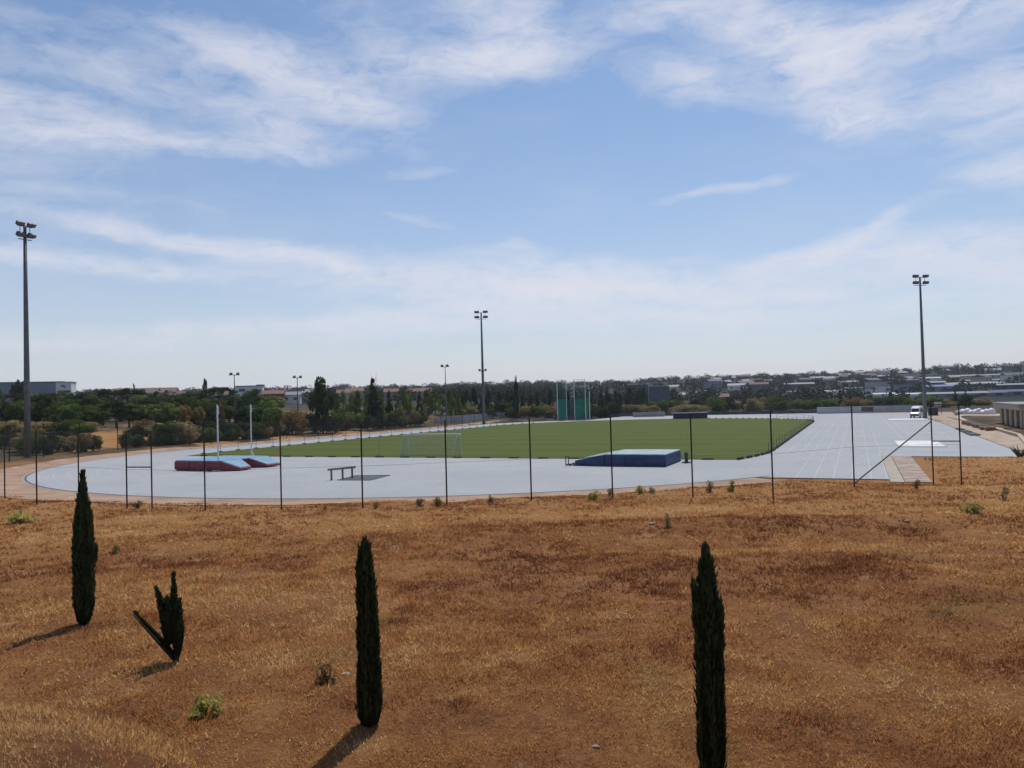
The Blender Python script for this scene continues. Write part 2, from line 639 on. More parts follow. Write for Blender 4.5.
def turf_material():
    m = bpy.data.materials.new('turf')
    m.use_nodes = True
    N = NT(m.node_tree)
    p = m.node_tree.nodes['Principled BSDF']
    p.inputs['Roughness'].default_value = .9
    p.inputs['Specular IOR Level'].default_value = .15
    t = N.n('ShaderNodeTexCoord').outputs['Object']
    tr = N.mapping(t, rot=(0, 0, AX))
    sp = N.n('ShaderNodeSeparateXYZ')
    N.l(tr, sp.inputs[0])
    stripe = N.smooth(N.math('SINE', N.math('MULTIPLY', sp.outputs[0], 2 * math.pi / 11)), -.25, .25)
    stripe2 = N.smooth(N.math('SINE', N.math('MULTIPLY', sp.outputs[1], 2 * math.pi / 11)), -.25, .25)
    c = N.mix(N.smooth(N.noise(t, .10, 6, .62).outputs[0], .32, .68), (.060, .086, .006), (.080, .099, .010))
    c = N.mix(N.math('MULTIPLY', stripe, .18), c, (.088, .100, .018))
    c = N.mix(N.math('MULTIPLY', stripe2, .5), c, (.098, .125, .016))
    c = N.mix(N.math('MULTIPLY', N.smooth(N.noise(t, 1.5, 6, .7).outputs[0], .48, .75), .35), c, (.095, .10, .022))
    c = N.mix(N.math('MULTIPLY', N.smooth(N.noise(t, 14, 4, .7).outputs[0], .42, .7), .35), c, (.032, .05, .004))
    N.l(c, p.inputs['Base Color'])
    b = N.n('ShaderNodeBump')
    b.inputs['Strength'].default_value = .8
    b.inputs['Distance'].default_value = .06
    N.l(N.noise(t, 9, 6, .7).outputs[0], b.inputs['Height'])
    N.l(b.outputs[0], p.inputs['Normal'])
    return m


UC = -54.0
tn = math.asin((-UC - LS) / (R0 - .25))
gr = [(-LS - (R0 - .25) * math.sin(t), (R0 - .25) * math.cos(t)) for t in np.linspace(tn, 0, 14)]
gr += [(LS + (R0 - .25) * math.sin(t), (R0 - .25) * math.cos(t)) for t in np.linspace(0, math.pi, 60)]
gr += [(-LS - (R0 - .25) * math.sin(t), (R0 - .25) * math.cos(t)) for t in np.linspace(math.pi, math.pi - tn, 14)]
gr_out = gr
sheet('infield_grass', [tw(u, v) for u, v in gr], .012, turf_material())

white_paint = mat('white_paint', (.78, .79, .80), .7, (.62, .64, .66), 2.0)
worn_paint = mat('worn_white_paint', (.55, .58, .62), .8, (.44, .47, .52), .8, spread=(.3, .7))


def ribbon(mb, pts, w, z):
    pts = [np.array(p[:2]) for p in pts]
    L, Rr = [], []
    for k, p in enumerate(pts):
        d = pts[min(k + 1, len(pts) - 1)] - pts[max(k - 1, 0)]
        d = d / np.linalg.norm(d)
        n = np.array([-d[1], d[0]]) * w / 2
        L.append((*(p + n), z))
        Rr.append((*(p - n), z))
    n = len(pts)
    mb.add(L + Rr, [(k, k + 1, n + k + 1, n + k) for k in range(n - 1)])


lm = MB()
for k in range(9):
    r = R0 + .12 + 1.22 * k
    lw = .042
    bend_n = [(-LS - r * math.sin(t), r * math.cos(t)) for t in np.linspace(math.pi, 0, 90)]
    bend_f = [(LS + r * math.sin(t), r * math.cos(t)) for t in np.linspace(0, math.pi, 60)]
    r_ = min(r, R1 - .05)
    loop = [tw(*p) for p in bend_n] + [tw(*p) for p in bend_f] + [tw(-LS, -r)]
    ribbon(lm, loop, lw, .006)
    if r > 39.5:
        ribbon(lm, [tw(-69, r_), tw(-LS, r_)], lw, .0055 + .0005)
        ribbon(lm, [tw(LS, r_), tw(66, r_)], lw, .006)
for u in (-66.5, -24, 12, 42.2):
    ribbon(lm, [tw(u, R0 + .2 if u > -50 else 40), tw(u, R1)], .06, .0095)
for v0 in (49.4, 50.7, 53.5, 54.8):        # jump runways on the apron
    ribbon(lm, [tw(-20, v0), tw(52, v0)], .06, .006)
# steeplechase lane and D-area arcs
ribbon(lm, [tw(-LS - 31 * math.sin(t), 31 * math.cos(t)) for t in np.linspace(.5, 2.55, 60)], .06, .0065)
ribbon(lm, [tw(-60 - 12 * math.sin(t), -14 + 12 * math.cos(t)) for t in np.linspace(.1, 3.0, 40)], .06, .0065)
setting(lm.build('track_markings', worn_paint))

# pitch markings on the turf
pm = MB()
ribbon(pm, [tw(-50, -30), tw(-50, 30)], .12, .018)
ribbon(pm, [tw(48, -30), tw(48, 30)], .12, .018)
for v0 in (-30, 30):
    ribbon(pm, [tw(-50, v0), tw(48, v0)], .12, .018)
ribbon(pm, [tw(-1, -30), tw(-1, 30)], .12, .0215)
ribbon(pm, [tw(-1 + 9.15 * math.sin(t), 9.15 * math.cos(t)) for t in np.linspace(0, 2 * math.pi, 40)], .12, .025)
for s, u0 in ((1, -50), (-1, 48)):
    ribbon(pm, [tw(u0, -20.1), tw(u0 + s * 16.5, -20.1), tw(u0 + s * 16.5, 20.1), tw(u0, 20.1)], .12, .0215)
setting(pm.build('pitch_markings', mat('chalk_line', (.088, .105, .018), .9, (.075, .095, .012), .5, spread=(.3, .6))))

# drains and kerbs
drain_m = mat('drain_grate', (.06, .065, .07), .7, (.10, .10, .10), 4)
dr = MB()
ribbon(dr, [tw(-LS - (R1 - .12) * math.sin(t), (R1 - .12) * math.cos(t)) for t in np.linspace(t_in - .02, math.pi, 90)] + [tw(LS, -R1 + .12)], .16, .011)
ribbon(dr, [tw(-69.1, 38.0), tw(-69.1, R1)], .2, .0125)
ribbon(dr, [tw(-48.7, R1), tw(-48.7, 58)], .2, .0125)
setting(dr.build('channel_drain', drain_m))
kb = MB()
seg = [p for p in gr_out] + [gr_out[0]]
acc = 0.0
for (u0, v0), (u1, v1) in zip(seg[:-1], seg[1:]):
    L = math.hypot(u1 - u0, v1 - v0)
    d = ((u1 - u0) / L, (v1 - v0) / L)
    s = -acc
    while s < L:
        if s >= 0 and (v0 > 5 or u0 < -53.5):
            a = tw(u0 + d[0] * s, v0 + d[1] * s)
            b = tw(u0 + d[0] * (s + (1.1 if abs(v0) > 30 else .45)), v0 + d[1] * (s + (1.1 if abs(v0) > 30 else .45)))
            kb.bar((a[0], a[1], .08 + .05 * (v0 > 34)), (b[0], b[1], .08 + .05 * (v0 > 34)), .16, .13 + .10 * (v0 > 34))
        s += 2.0 if u0 > -53.5 or abs(u1 - u0) > .01 else 3.3
    acc = L - (s - (2.0 if u0 > -53.5 or abs(u1 - u0) > .01 else 3.3))
setting(kb.build('track_kerb', mat('kerb_rubber', (.05, .055, .05), .8)))

# bare earth path outside the bend
earth = mat('bare_earth', (.40, .27, .19), .95, (.30, .185, .12), .35, 7, bump=.4, bscale=3)
pb = MB()
nb = 150
inner, outer = [], []
for t in np.linspace(t_in + .02, math.pi + .0, nb):
    wv = 4.9 + 1.2 * math.sin(t * 2.2 - 1.2) + .7 * float(fbm(np.array([t * 14.]), np.array([1.])))
    wv = max(1.8, wv * (1.0 if t > .9 else .55 + .5 * t))
    for lst, rr in ((inner, R1 - .3), (outer, R1 + wv)):
        p = tw(-LS - rr * math.sin(t), rr * math.cos(t))
        lst.append(p)
for u in np.linspace(-LS, LS + 30, 30)[1:]:
    for lst, rr in ((inner, R1 - .3), (outer, R1 + 3.2)):
        lst.append(tw(u, -rr))
NS = 7
vs, fs = [], []
for a, b in zip(inner, outer):
    for k in range(NS):
        x, y = a[0] + (b[0] - a[0]) * k / (NS - 1), a[1] + (b[1] - a[1]) * k / (NS - 1)
        vs.append((x, y, max(T(x, y) + .03, -.006 if k == 0 else -.2)))
n_ = len(inner)
for a in range(n_ - 1):
    for k in range(NS - 1):
        fs.append((a * NS + k, a * NS + k + 1, (a + 1) * NS + k + 1, (a + 1) * NS + k))
setting(MB().add(vs, fs).build('earth_path', earth, smooth=True))

# paved path of slabs beside the sprint straight, sandy verge right of the plaza
slab = mat('concrete_slabs', (.42, .325, .27), .9, (.29, .215, .17), .9, spread=(.4, .6))
ps = MB()
for k in range(11):
    u0 = -70.4 + k * 1.965
    ps.prism([tw(u0, 47.15), tw(u0 + 1.93, 47.15), tw(u0 + 1.93, 48.7), tw(u0, 48.7)], -.05, .02 + .004 * (k % 3))
setting(MB().prism([tw(-70.6, 46.28), tw(-48.85, 46.28), tw(-48.85, 47.1), tw(-70.6, 47.1)], -.05, .016).build('concrete_strip', mat('beige_concrete', (.43, .375, .31), .9, (.36, .30, .24), .8)))
setting(ps.build('paved_path', slab))
vg = MB()
vp = [(-40, 58.1), (-30, 58.1), (0, 58.1), (30, 58.1), (60, 58.1), (104, 58.1)]
wd = [2, 3.2, 3.6, 4.2, 5.5, 9]
vs = []
for (u, v), w in zip(vp, wd):
    for k in range(3):
        p = tw(u, v + w * k / 2)
        vs.append((p[0], p[1], max(T(p[0], p[1]) + .04, .01) if k else .01))
vg.add(vs, [(a * 3 + k, a * 3 + k + 1, (a + 1) * 3 + k + 1, (a + 1) * 3 + k) for a in range(5) for k in range(2)])
setting(vg.build('sandy_verge', mat('sandy_gravel', (.44, .34, .26), .95, (.33, .24, .17), .6, 7)))
fs_ = MB()
fs_.prism([tw(99, 44), tw(99.5, 52), tw(97, 58), tw(107.8, 57.9), tw(107.8, 45)], -.01, .012)
setting(fs_.build('dirt_strip', mat('tan_dirt', (.44, .33, .23), .95, (.33, .24, .16), .5, 7)))
sy = MB()
yard = [(-2, 62.3), (28, 61.8), (60, 63), (75, 66), (75, 100), (30, 100)]
sy_v = []
for u, v in yard:
    p = tw(u, v)
    sy_v.append((p[0], p[1], T(p[0], p[1]) + .08))
sy.add(sy_v, [tuple(range(6))])
setting(sy.build('sand_yard', mat('pale_sand', (.50, .40, .30), .95, (.40, .30, .22), .3, 7)))
cb = MB()
for k in range(14):
    a, b = tw(-39 + 7 * k, 62.0 - (k < 3) * (3 - k) * .8), tw(-39 + 7 * k + 6.9, 62.0 - (k < 2) * (2 - k) * .8)
    cb.bar((a[0], a[1], T(*a[:2]) + .1), (b[0], b[1], T(*b[:2]) + .1), .45, .3)
setting(cb.build('concrete_kerb', mat('kerb_concrete', (.47, .40, .33), .9)))
for u0, u1, v0, v1 in ((-14, -8, 57.4, 58.6), (-6, -1, 57.5, 58.6), (1.5, 5.5, 57.7, 58.6)):
    mb = MB()
    mb.prism([tw(u0, v0), tw(u1, v0), tw(u1, v1), tw(u0, v1)], .0, .16)
    nm = 'rubber_mat'
    lab = {-14: 'large dark rubber mat at the plaza edge nearest the hut front', -6: 'dark rubber mat between two others along the plaza edge', 1.5: 'smallest dark rubber mat farthest along the plaza edge'}[u0]
    tag(mb.build(nm, mat('dark_rubber', (.07, .07, .085), .85), bevel=.03), lab, 'rubber mat', 'rubber mats along the plaza edge')

# white covered sand pits on the apron
tarp = mat('white_tarpaulin', (.74, .74, .73), .6, (.62, .62, .61), .8, bump=.3, bscale=2)
for (u0, u1, v0, v1, lab) in ((-35.7, -25.0, 48.3, 52.8, 'large white covered jumping pit on the grey apron beside the paved path'),
                              (46, 54, 50.2, 57.4, 'distant white covered jumping pit in front of the white van')):
    t = thing('jumping_pit', lab, 'sand pit', tw((u0 + u1) / 2, (v0 + v1) / 2), -AX, 'white jumping pits on the apron')
    du, dv = (u1 - u0) / 2, (v1 - v0) / 2
    MB().box((0, 0, .03), (2 * dv - .16, 2 * du - .16, .05)).build('cover', tarp, t, bevel=.015)
    b = MB()
    for s in (-1, 1):
        b.box((s * dv, 0, .035), (.14, 2 * du + .14, .066))
        b.box((0, s * du, .035), (2 * dv - .15, .14, .062))
    b.build('border', mat('pit_kerb', (.5, .5, .5), .8), t)

# ------------------------------------------------------------------ fences
dark_steel = mat('dark_green_steel', (.018, .024, .022), .55, (.03, .03, .028), 3, metal=.2)
wire_m = mat('galvanised_wire', (.10, .11, .11), .5, (.07, .07, .07), 5, metal=.5)


def mesh_panel(mb, a, b, z0, z1a, z1b, pitch, w):
    """diagonal wires of a chain link panel, every wire a thin strip of real size"""
    a, b = np.array(a[:2]), np.array(b[:2])
    L = np.linalg.norm(b - a)
    d = (b - a) / L
    n = np.array([-d[1], d[0]])
    H = min(z1a, z1b) - z0
    st = pitch * math.sqrt(2)
    k = np.arange(-H, L, st)
    for sgn in (1, -1):
        for s0 in k:
            lo, hi = max(0, -s0), min(H, L - s0)
            if hi - lo < .02:
                continue
            p, q = (s0 + lo, lo), (s0 + hi, hi)
            if sgn < 0:
                p, q = (L - p[0], p[1]), (L - q[0], q[1])
            P, Q = a + d * p[0], a + d * q[0]
            h = w * .7
            off = n * .002 * sgn
            mb.add([(P[0] + off[0], P[1] + off[1], z0 + p[1] - h), (Q[0] + off[0], Q[1] + off[1], z0 + q[1] - h),
                    (Q[0] + off[0], Q[1] + off[1], z0 + q[1] + h), (P[0] + off[0], P[1] + off[1], z0 + p[1] + h)], [(0, 1, 2, 3)])


near_fence = thing('chain_link_fence', 'tall dark post and wire mesh fence between the dry meadow and the track', 'fence')
FP = [(5, 499, 431), (37, 504, 431), (80, 499, 432), (127, 508, 431), (152, 508, 431), (205, 510, 434), (281, 509, 427), (362, 508, 424),
      (446, 505, 420), (531, 500, 418), (612, 498, 416), (692, 497, 414), (772, 498, 410), (853, 488, 406), (932, 485, 404), (960, 485, 404)]
pos = []
for px, pb_, pt in FP:
    px += 1.2 if px < 500 else .4
    x, y, z = hit(px, pb_, 30)
    if 80 < px < 83:
        x, y, z = G(80, 499, .42)
    pos.append((x, y, T(x, y), zat(px, pt, y)))
# continue left beyond the frame
for px, pb_, pt in ((-70, 490, 432),):
    x, y, z = G(px, pb_, .45)
    pos.insert(0, (x, y, T(x, y), zat(px, pt, y)))
for (x, y, z, zt) in pos:
    o = MB().tube([(x, y, z - .4), (x, y, zt)], .042, 8).build('post', dark_steel, near_fence)
fm = MB()
for p, q in zip(pos[:-1], pos[1:]):
    mesh_panel(fm, p, q, max(p[2], q[2]) + .05, p[3], q[3], .06, .0021)
fm.build('wire_mesh', wire_m, near_fence)
tw_ = MB()
for p, q in zip(pos[:-1], pos[1:]):
    for fz in (.02, .5, .985):
        tw_.bar((p[0], p[1], p[2] + (p[3] - p[2]) * fz), (q[0], q[1], q[2] + (q[3] - q[2]) * fz), .011)
tw_.build('tension_wire', wire_m, near_fence)


def fpt(i, py):
    p = pos[i + 1]
    return (p[0], p[1], zat(FP[i][0], py, p[1]))


for i, j, ys in ((3, 4, (431.5, 467)), (14, 15, (404.5, 441))):
    for yy in ys:
        MB().tube([fpt(i, yy), fpt(j, yy)], .035, 8).build('brace_rail', dark_steel, near_fence)
MB().tube([fpt(13, 483), fpt(14, 421)], .045, 8).build('diagonal_brace', dark_steel, near_fence)

# boundary fence round the far side of the track
grey_steel = mat('grey_fence_steel', (.05, .055, .055), .6, (.07, .07, .065), 2)
far_fence = thing('boundary_fence', 'long thin post and wire fence following the far side of the track', 'fence', tw(0, -52))
fpos = []
RF = 51.0
for t in np.linspace(math.pi * .66, math.pi, 9):
    fpos.append((-LS - (RF + 2) * math.sin(t), (RF + 2) * math.cos(t)))
for u in np.arange(-LS + 4.5, LS, 4.5):
    fpos.append((u, -RF))
for t in np.linspace(0, .95, 11):
    fpos.append((LS + RF * math.sin(t), -RF * math.cos(t)))
for k in range(1, 16):
    fpos.append((85 + min(k, 6) * 4.7, -29 + max(0, k - 6) * 6.3))
o0 = Vector(tw(0, -52))
fw = []
for u, v in fpos:
    x, y, _ = tw(u, v)
    fw.append((x - o0.x, y - o0.y, T(x, y)))
for k, (x, y, z) in enumerate(fw):
    MB().tube([(x, y, z - .3), (x, y, z + (4.2 if k < 9 else 3.1))], .07 if k < 9 else .05, 6).build('post', dark_steel, far_fence)
rr_ = MB()
fm = MB()
for p, q in zip(fw[:-1], fw[1:]):
    for hz_ in (.1, 1.5, 3.06):
        rr_.bar((p[0], p[1], p[2] + hz_), (q[0], q[1], q[2] + hz_), .03)
    mesh_panel(fm, p, q, max(p[2], q[2]) + .1, p[2] + 3.05, q[2] + 3.05, .18, .011)
rr_.build('rail', grey_steel, far_fence)
fm.build('wire_mesh', grey_steel, far_fence)

# low walls beyond the track
wall_tan = mat('tan_render', (.52, .42, .38), .9, (.43, .35, .32), .5)
wall_grey = mat('grey_block', (.55, .55, .57), .9, (.45, .45, .47), .5)
wall_dark = mat('dark_block', (.17, .17, .175), .9, (.09, .09, .09), .5)


def long_wall(name, pts, h, th, m, label, cap):
    c = np.mean(np.array(pts), 0)
    t = thing(name, label, 'wall', (c[0], c[1], 0))
    b, k = MB(), MB()
    for p, q in zip(pts[:-1], pts[1:]):
        zb = min(T(*p), T(*q))
        p_, q_ = (p[0] - c[0], p[1] - c[1]), (q[0] - c[0], q[1] - c[1])
        b.bar((*p_, zb + h / 2 - .3), (*q_, zb + h / 2 - .3), th, h + .6)
        k.bar((*p_, zb + h + .04), (*q_, zb + h + .04), th + .12, .075)
    b.build('wall_body', m, t)
    k.build('coping', cap, t)
    L = 0
    return t


pts = [tw(LS - 30 + 12 * k, -57)[:2] for k in range(3)]
wl = [G(436, 425.5, 0)[:2], G(464, 423.0, 0)[:2]]
long_wall('garden_wall', wl, 1.7, .25, wall_tan, 'short tan rendered wall behind the far straight beside the trees', wall_tan)
wl2 = [G(464.5, 422.9, 0)[:2], G(500, 420.0, 0)[:2], G(556, 418.0, 0)[:2]]
long_wall('garden_wall', wl2, 1.7, .25, wall_grey, 'grey block wall running on from the tan wall to the throwing cage', wall_grey)
wl3 = [tw(114.5, v)[:2] for v in np.linspace(-30, 34, 9)]
long_wall('garden_wall', wl3, 1.6, .25, wall_dark, 'low dark grey wall closing the paving beyond the far bend', wall_dark)
e1, e2 = G(817, 413.8, 0), G(918, 411.5, 0)
d12 = np.array(e2[:2]) - np.array(e1[:2])
wl4 = [tuple(np.array(e1[:2]) + d12 * s) for s in (0, .33, .66, 1.0)]
wt = long_wall('concrete_wall', wl4, 2.45, .3, wall_grey, 'long pale grey concrete wall closing the end of the running straight', wall_grey)
cw = np.mean(np.array(wl4), 0)
dp = MB()
mid_ = np.array(wl4[0]) + d12 * .44 - cw
dn = d12 / np.linalg.norm(d12)
nn = np.array([dn[1], -dn[0]])
dp.bar((*(mid_ + nn * .17), 1.0), (*(mid_ + dn * 3.2 + nn * .17), 1.0), .05, 1.3)
dp.build('door', wall_dark, wt)

# ------------------------------------------------------------------ floodlight masts
mast_m = mat('galvanised_mast', (.15, .16, .18), .5, (.11, .12, .13), 1.5, metal=.35)
lamp_m = mat('lamp_housing', (.07, .075, .085), .5, (.05, .05, .06), 3)
glass_m = mat('lamp_glass', (.10, .11, .125), .2, (.08, .09, .10), 3, spec=.4)


def flood(parent, c, yaw, tilt=.75, s=1.0):
    fl = MB().box((0, 0, 0), (.62 * s, .34 * s, .52 * s)).build('floodlight', lamp_m, parent, bevel=.05 * s)
    fl.location, fl.rotation_euler = c, (tilt, 0, yaw)
    g = MB().box((0, -.185 * s, 0), (.54 * s, .03 * s, .44 * s)).build('lens', glass_m, fl)
    b = MB().box((0, .19 * s, .0), (.2 * s, .12 * s, .3 * s)).build('ballast', lamp_m, fl)


def mast(name, px, ybase, ytop, Y, label, yaw, rows=2, r0=.36, per=4, lower=None, step=.95, width=3.2):
    d = ray(px, ybase)
    dt = ray(ytop[0], ytop[1])
    x = dt[0] * Y
    z = T(x, Y)
    H = EYE + dt[2] * Y - z
    t = thing(name, label, 'floodlight mast', (x, Y, z), 0, 'floodlight masts around the track')
    MB().tube([(0, 0, -.3), (0, 0, H * .33), (0, 0, H * .66), (0, 0, H - .4)], [r0, r0 * .82, r0 * .64, r0 * .45], 14).build('pole', mast_m, t, smooth=True)
    MB().tube([(0, 0, 0), (0, 0, .12)], r0 * 1.7, 12).build('base_flange', mast_m, t)
    cy, sy_ = math.cos(yaw), math.sin(yaw)
    fr = MB()
    for rI in range(rows):
        zr = H - .45 - 1.35 * rI
        a, b = (-width / 2 * cy, -width / 2 * sy_, zr), (width / 2 * cy, width / 2 * sy_, zr)
        fr.bar(a, b, .1)
    fr.bar((0, 0, H - .5 - 1.35 * (rows - 1) - .2), (0, 0, H - .3), .16)
    if rows > 1:
        for s in (-1, 1):
            fr.bar((s * width * .32 * cy, s * width * .32 * sy_, H - .45), (s * width * .32 * cy, s * width * .32 * sy_, H - 1.8), .06)
        fr.bar((-width * .42 * cy, -width * .42 * sy_, H - 2.1), (width * .42 * cy, width * .42 * sy_, H - 2.1), .28, .06)
    fr.build('cross_arm', mast_m, t)
    for rI in range(rows):
        for k in range(per):
            s = (-.46, -.26, .26, .46)[k] * width if per == 4 else (-.3, .3)[k] * width
            flood(t, (s * cy + .25 * sy_, s * sy_ - .25 * cy, H - .18 - 1.35 * rI), yaw)
    if lower:
        zl = EYE + ray(*lower)[2] * Y - z
        lb = MB()
        lb.tube([(0, 0, zl - .25), (0, 0, zl + .25)], r0 * .9, 10)
        lb.bar((-1.0 * cy, -1.0 * sy_, zl), (1.0 * cy, 1.0 * sy_, zl), .1)
        lb.build('lower_bracket', mast_m, t)
        for s in (-.8, .8):
            flood(t, (s * cy, s * sy_, zl + .3), yaw, s=.9)
    return t


mast('floodlight_mast', 27, 463, (22.3, 222), 96, 'tallest looking floodlight mast, alone at the left of the near bend', 1.1, r0=.40, width=1.9)
mast('floodlight_mast', 484, 422, (481, 311), 202, 'floodlight mast rising behind the far straight with a lower pair of lamps', -.1, r0=.42, lower=(483, 371))
mast('floodlight_mast', 928, 417, (921, 275), 160, 'floodlight mast standing beside the white van on the plaza', .15, r0=.40)
for px, yt, Y, lab in ((234, 373, 170, 'shorter lamp post among trees left of the two white uprights'),
                       (297, 376, 185, 'shorter lamp post left of the big round tree'),
                       (445, 365, 190, 'shorter lamp post above pale green trees near the grey wall')):
    mast('lamp_post', px, 425, (px, yt), Y, lab, .5 if px != 445 else -.4, rows=1, r0=.17, per=2, width=2.4)

# ------------------------------------------------------------------ athletics equipment
white_metal = mat('white_metal', (.72, .73, .72), .45, (.6, .6, .6), 4)
pv_red = mat('maroon_vinyl', (.25, .045, .062), .6, (.17, .036, .052), 1.6, bump=.25, bscale=2)
pv_blue = mat('sky_blue_vinyl', (.20, .34, .46), .6, (.14, .26, .38), 1.1, bump=.25, bscale=2)
mat_navy = mat('navy_vinyl', (.036, .070, .170), .6, (.024, .050, .125), 1.2, bump=.3, bscale=2)
mat_pale = mat('faded_cover', (.36, .44, .46), .65, (.25, .35, .40), .9, bump=.3, bscale=2)
alu = mat('aluminium', (.5, .5, .5), .4, (.4, .4, .4), 3, metal=.6)


def foam(parent, name, poly, z0, z1, m, bev=.06):
    return MB().prism(poly, z0, z1).build(name, m, parent, bevel=bev)


# left landing area: maroon sides, blue top, wedges towards the runway (+x local); local x = v, local y = u
LA = thing('pole_vault_landing', 'maroon and light blue pole vault landing mat on the near bend', 'landing mat', tw(-68.2, -13.55), -AX)
foam(LA, 'mat_body', [(-3.5, -3.2), (2.5, -3.2), (2.5, 3.4), (-3.5, 3.4)], .10, .90, pv_red)
foam(LA, 'top_pad', [(-3.46, -3.1), (2.5, -3.1), (2.5, 3.35), (-3.46, 3.35)], .905, 1.0, pv_blue, .04)
# two front wedges flank the planting box
foam(LA, 'front_wedge', [(2.53, -3.2), (4.3, -2.5), (4.3, -1.0), (2.53, -.5)], .08, [.90, .26, .26, .90], pv_red, .05)
foam(LA, 'wedge_pad', [(2.55, -3.1), (4.2, -2.42), (4.2, -1.05), (2.55, -.55)], [.91, .29, .29, .91], [.98, .36, .36, .98], pv_blue, .03)
foam(LA, 'front_wedge', [(2.53, .5), (4.4, 1.1), (4.4, 2.9), (2.53, 3.4)], .08, [.90, .26, .26, .90], pv_red, .05)
foam(LA, 'wedge_pad', [(2.55, .55), (4.3, 1.15), (4.3, 2.85), (2.55, 3.3)], [.91, .29, .29, .91], [.98, .36, .36, .98], pv_blue, .03)
pl = MB()
for k in range(7):
    pl.box((-3.3 + .95 * k, .1, .05), (.12, 6.4, .09))
pl.build('pallet', alu, LA)
MB().box((-3.52, 0, .45), (.02, 5.6, .1)).build('seam_band', pv_blue, LA)
seam_red = mat('worn_seam', (.09, .02, .03), .6)
for xs in (-1.5, .5):
    MB().box((xs, -3.215, .5), (.05, .03, .74)).build('seam_band', seam_red, LA)
MB().box((-.5, -3.215, .30), (5.7, .03, .04)).build('seam_band', seam_red, LA)
for py_, lab in ((-4.05, 'tall white pole vault upright in front of the maroon mat'), (2.6, 'tall white pole vault upright standing beyond the blue mat top')):
    x0, y0 = 1.2, py_
    bx_, by_, _ = G(219, 471, 0) if py_ < 0 else G(252, 457.6)
    topz = zat(219, 404.5, by_) if py_ < 0 else zat(249, 404.5, by_)
    u = thing('vault_upright', lab, 'vault upright', (bx_, by_, 0), -AX, 'pole vault uprights')
    MB().box((0, 0, .06), (1.1, .55, .1)).build('base', alu, u, bevel=.02)
    MB().tube([(0, 0, .1), (0, 0, topz)], .07, 8).build('post', white_metal, u)
    MB().tube([(0, 0, topz - .9), (.16, 0, topz - .9), (.16, 0, topz - .2)], .03, 6).build('bar_support', white_metal, u)
    MB().bar((.45, 0, .1), (0, 0, 1.0), .05).build('stay', white_metal, u)

# right landing area: navy, pale top, stepped front to the left (-v)
RA = thing('pole_vault_landing', 'navy blue pole vault landing mat with pale top at grass edge', 'landing mat', tw(-58.6, 26.2), -AX)
foam(RA, 'mat_body', [(-2.2, -3.15), (3.2, -3.15), (3.2, 3.1), (-2.2, 3.1)], .10, .98, mat_navy, .07)
foam(RA, 'top_pad', [(-2.15, -3.1), (3.18, -3.1), (3.18, 3.05), (-2.15, 3.05)], .985, 1.08, mat_pale, .04)
foam(RA, 'front_wedge', [(-5.1, -2.9), (-2.25, -3.15), (-2.25, -.5), (-5.1, -1.1)], .08, [.46, .95, .95, .46], mat_navy, .06)
foam(RA, 'wedge_pad', [(-4.2, -2.95), (-2.3, -3.1), (-2.3, -.55), (-4.2, -.9)], [.67, .97, .97, .67], [.73, 1.03, 1.03, .73], mat_pale, .02)
foam(RA, 'front_wedge', [(-5.0, 1.1), (-2.25, .5), (-2.25, 3.1), (-5.0, 2.7)], .08, [.46, .95, .95, .46], mat_navy, .06)
foam(RA, 'wedge_pad', [(-4.6, 1.1), (-2.3, .6), (-2.3, 3.05), (-4.6, 2.7)], [.60, .97, .97, .60], [.66, 1.03, 1.03, .66], mat_pale, .02)
pl = MB()
for k in range(9):
    pl.box((-5.0 + 1.0 * k, 0, .045), (.1, 6.0, .08))
for s in (-3.05, 3.0):
    pl.box((-1.0, s, .05), (8.4, .1, .085))
pl.build('pallet', drain_m, RA)
for xs in (-.4, 1.4):
    MB().box((xs, -3.17, .54), (.05, .03, .8)).build('seam_band', mat('seam_dark', (.012, .02, .06), .5), RA)
for k, z in enumerate((.36, .66)):
    MB().box((.5, -3.16, z), (5.3, .03, .03)).build('seam_band', mat('seam', (.015, .03, .09), .5), RA)
ht = thing('mat_trolley', 'small dark trolley frame at the left tip of the navy mat', 'trolley', tw(-61.4, 20.6), -AX)
fr = MB()
fr.bar((-.25, -.4, .1), (.35, -.4, .1), .08).bar((-.25, .4, .1), (.35, .4, .1), .08).bar((-.25, -.4, .1), (-.25, .4, .1), .08)
fr.build('frame', drain_m, ht)
hd = MB()
hd.bar((-.25, -.35, .1), (-.25, -.35, .85), .07).bar((-.25, .35, .1), (-.25, .35, .85), .07).bar((-.25, -.35, .85), (-.25, .35, .85), .07)
hd.build('handle', drain_m, ht)
for s in (-.42, .42):
    w = MB().tube([(.2, s - .04, .12), (.2, s + .04, .12)], .12, 12).build('wheel', drain_m, ht)
bp = thing('padded_post', 'short black padded post standing at the right of the navy mat', 'post', tw(-57.5, 30.3), -AX)
MB().box((0, 0, .05), (.7, .7, .1)).build('base', drain_m, bp, bevel=.02)
MB().tube([(0, 0, .1), (0, 0, .95)], .16, 10).build('pad', drain_m, bp)

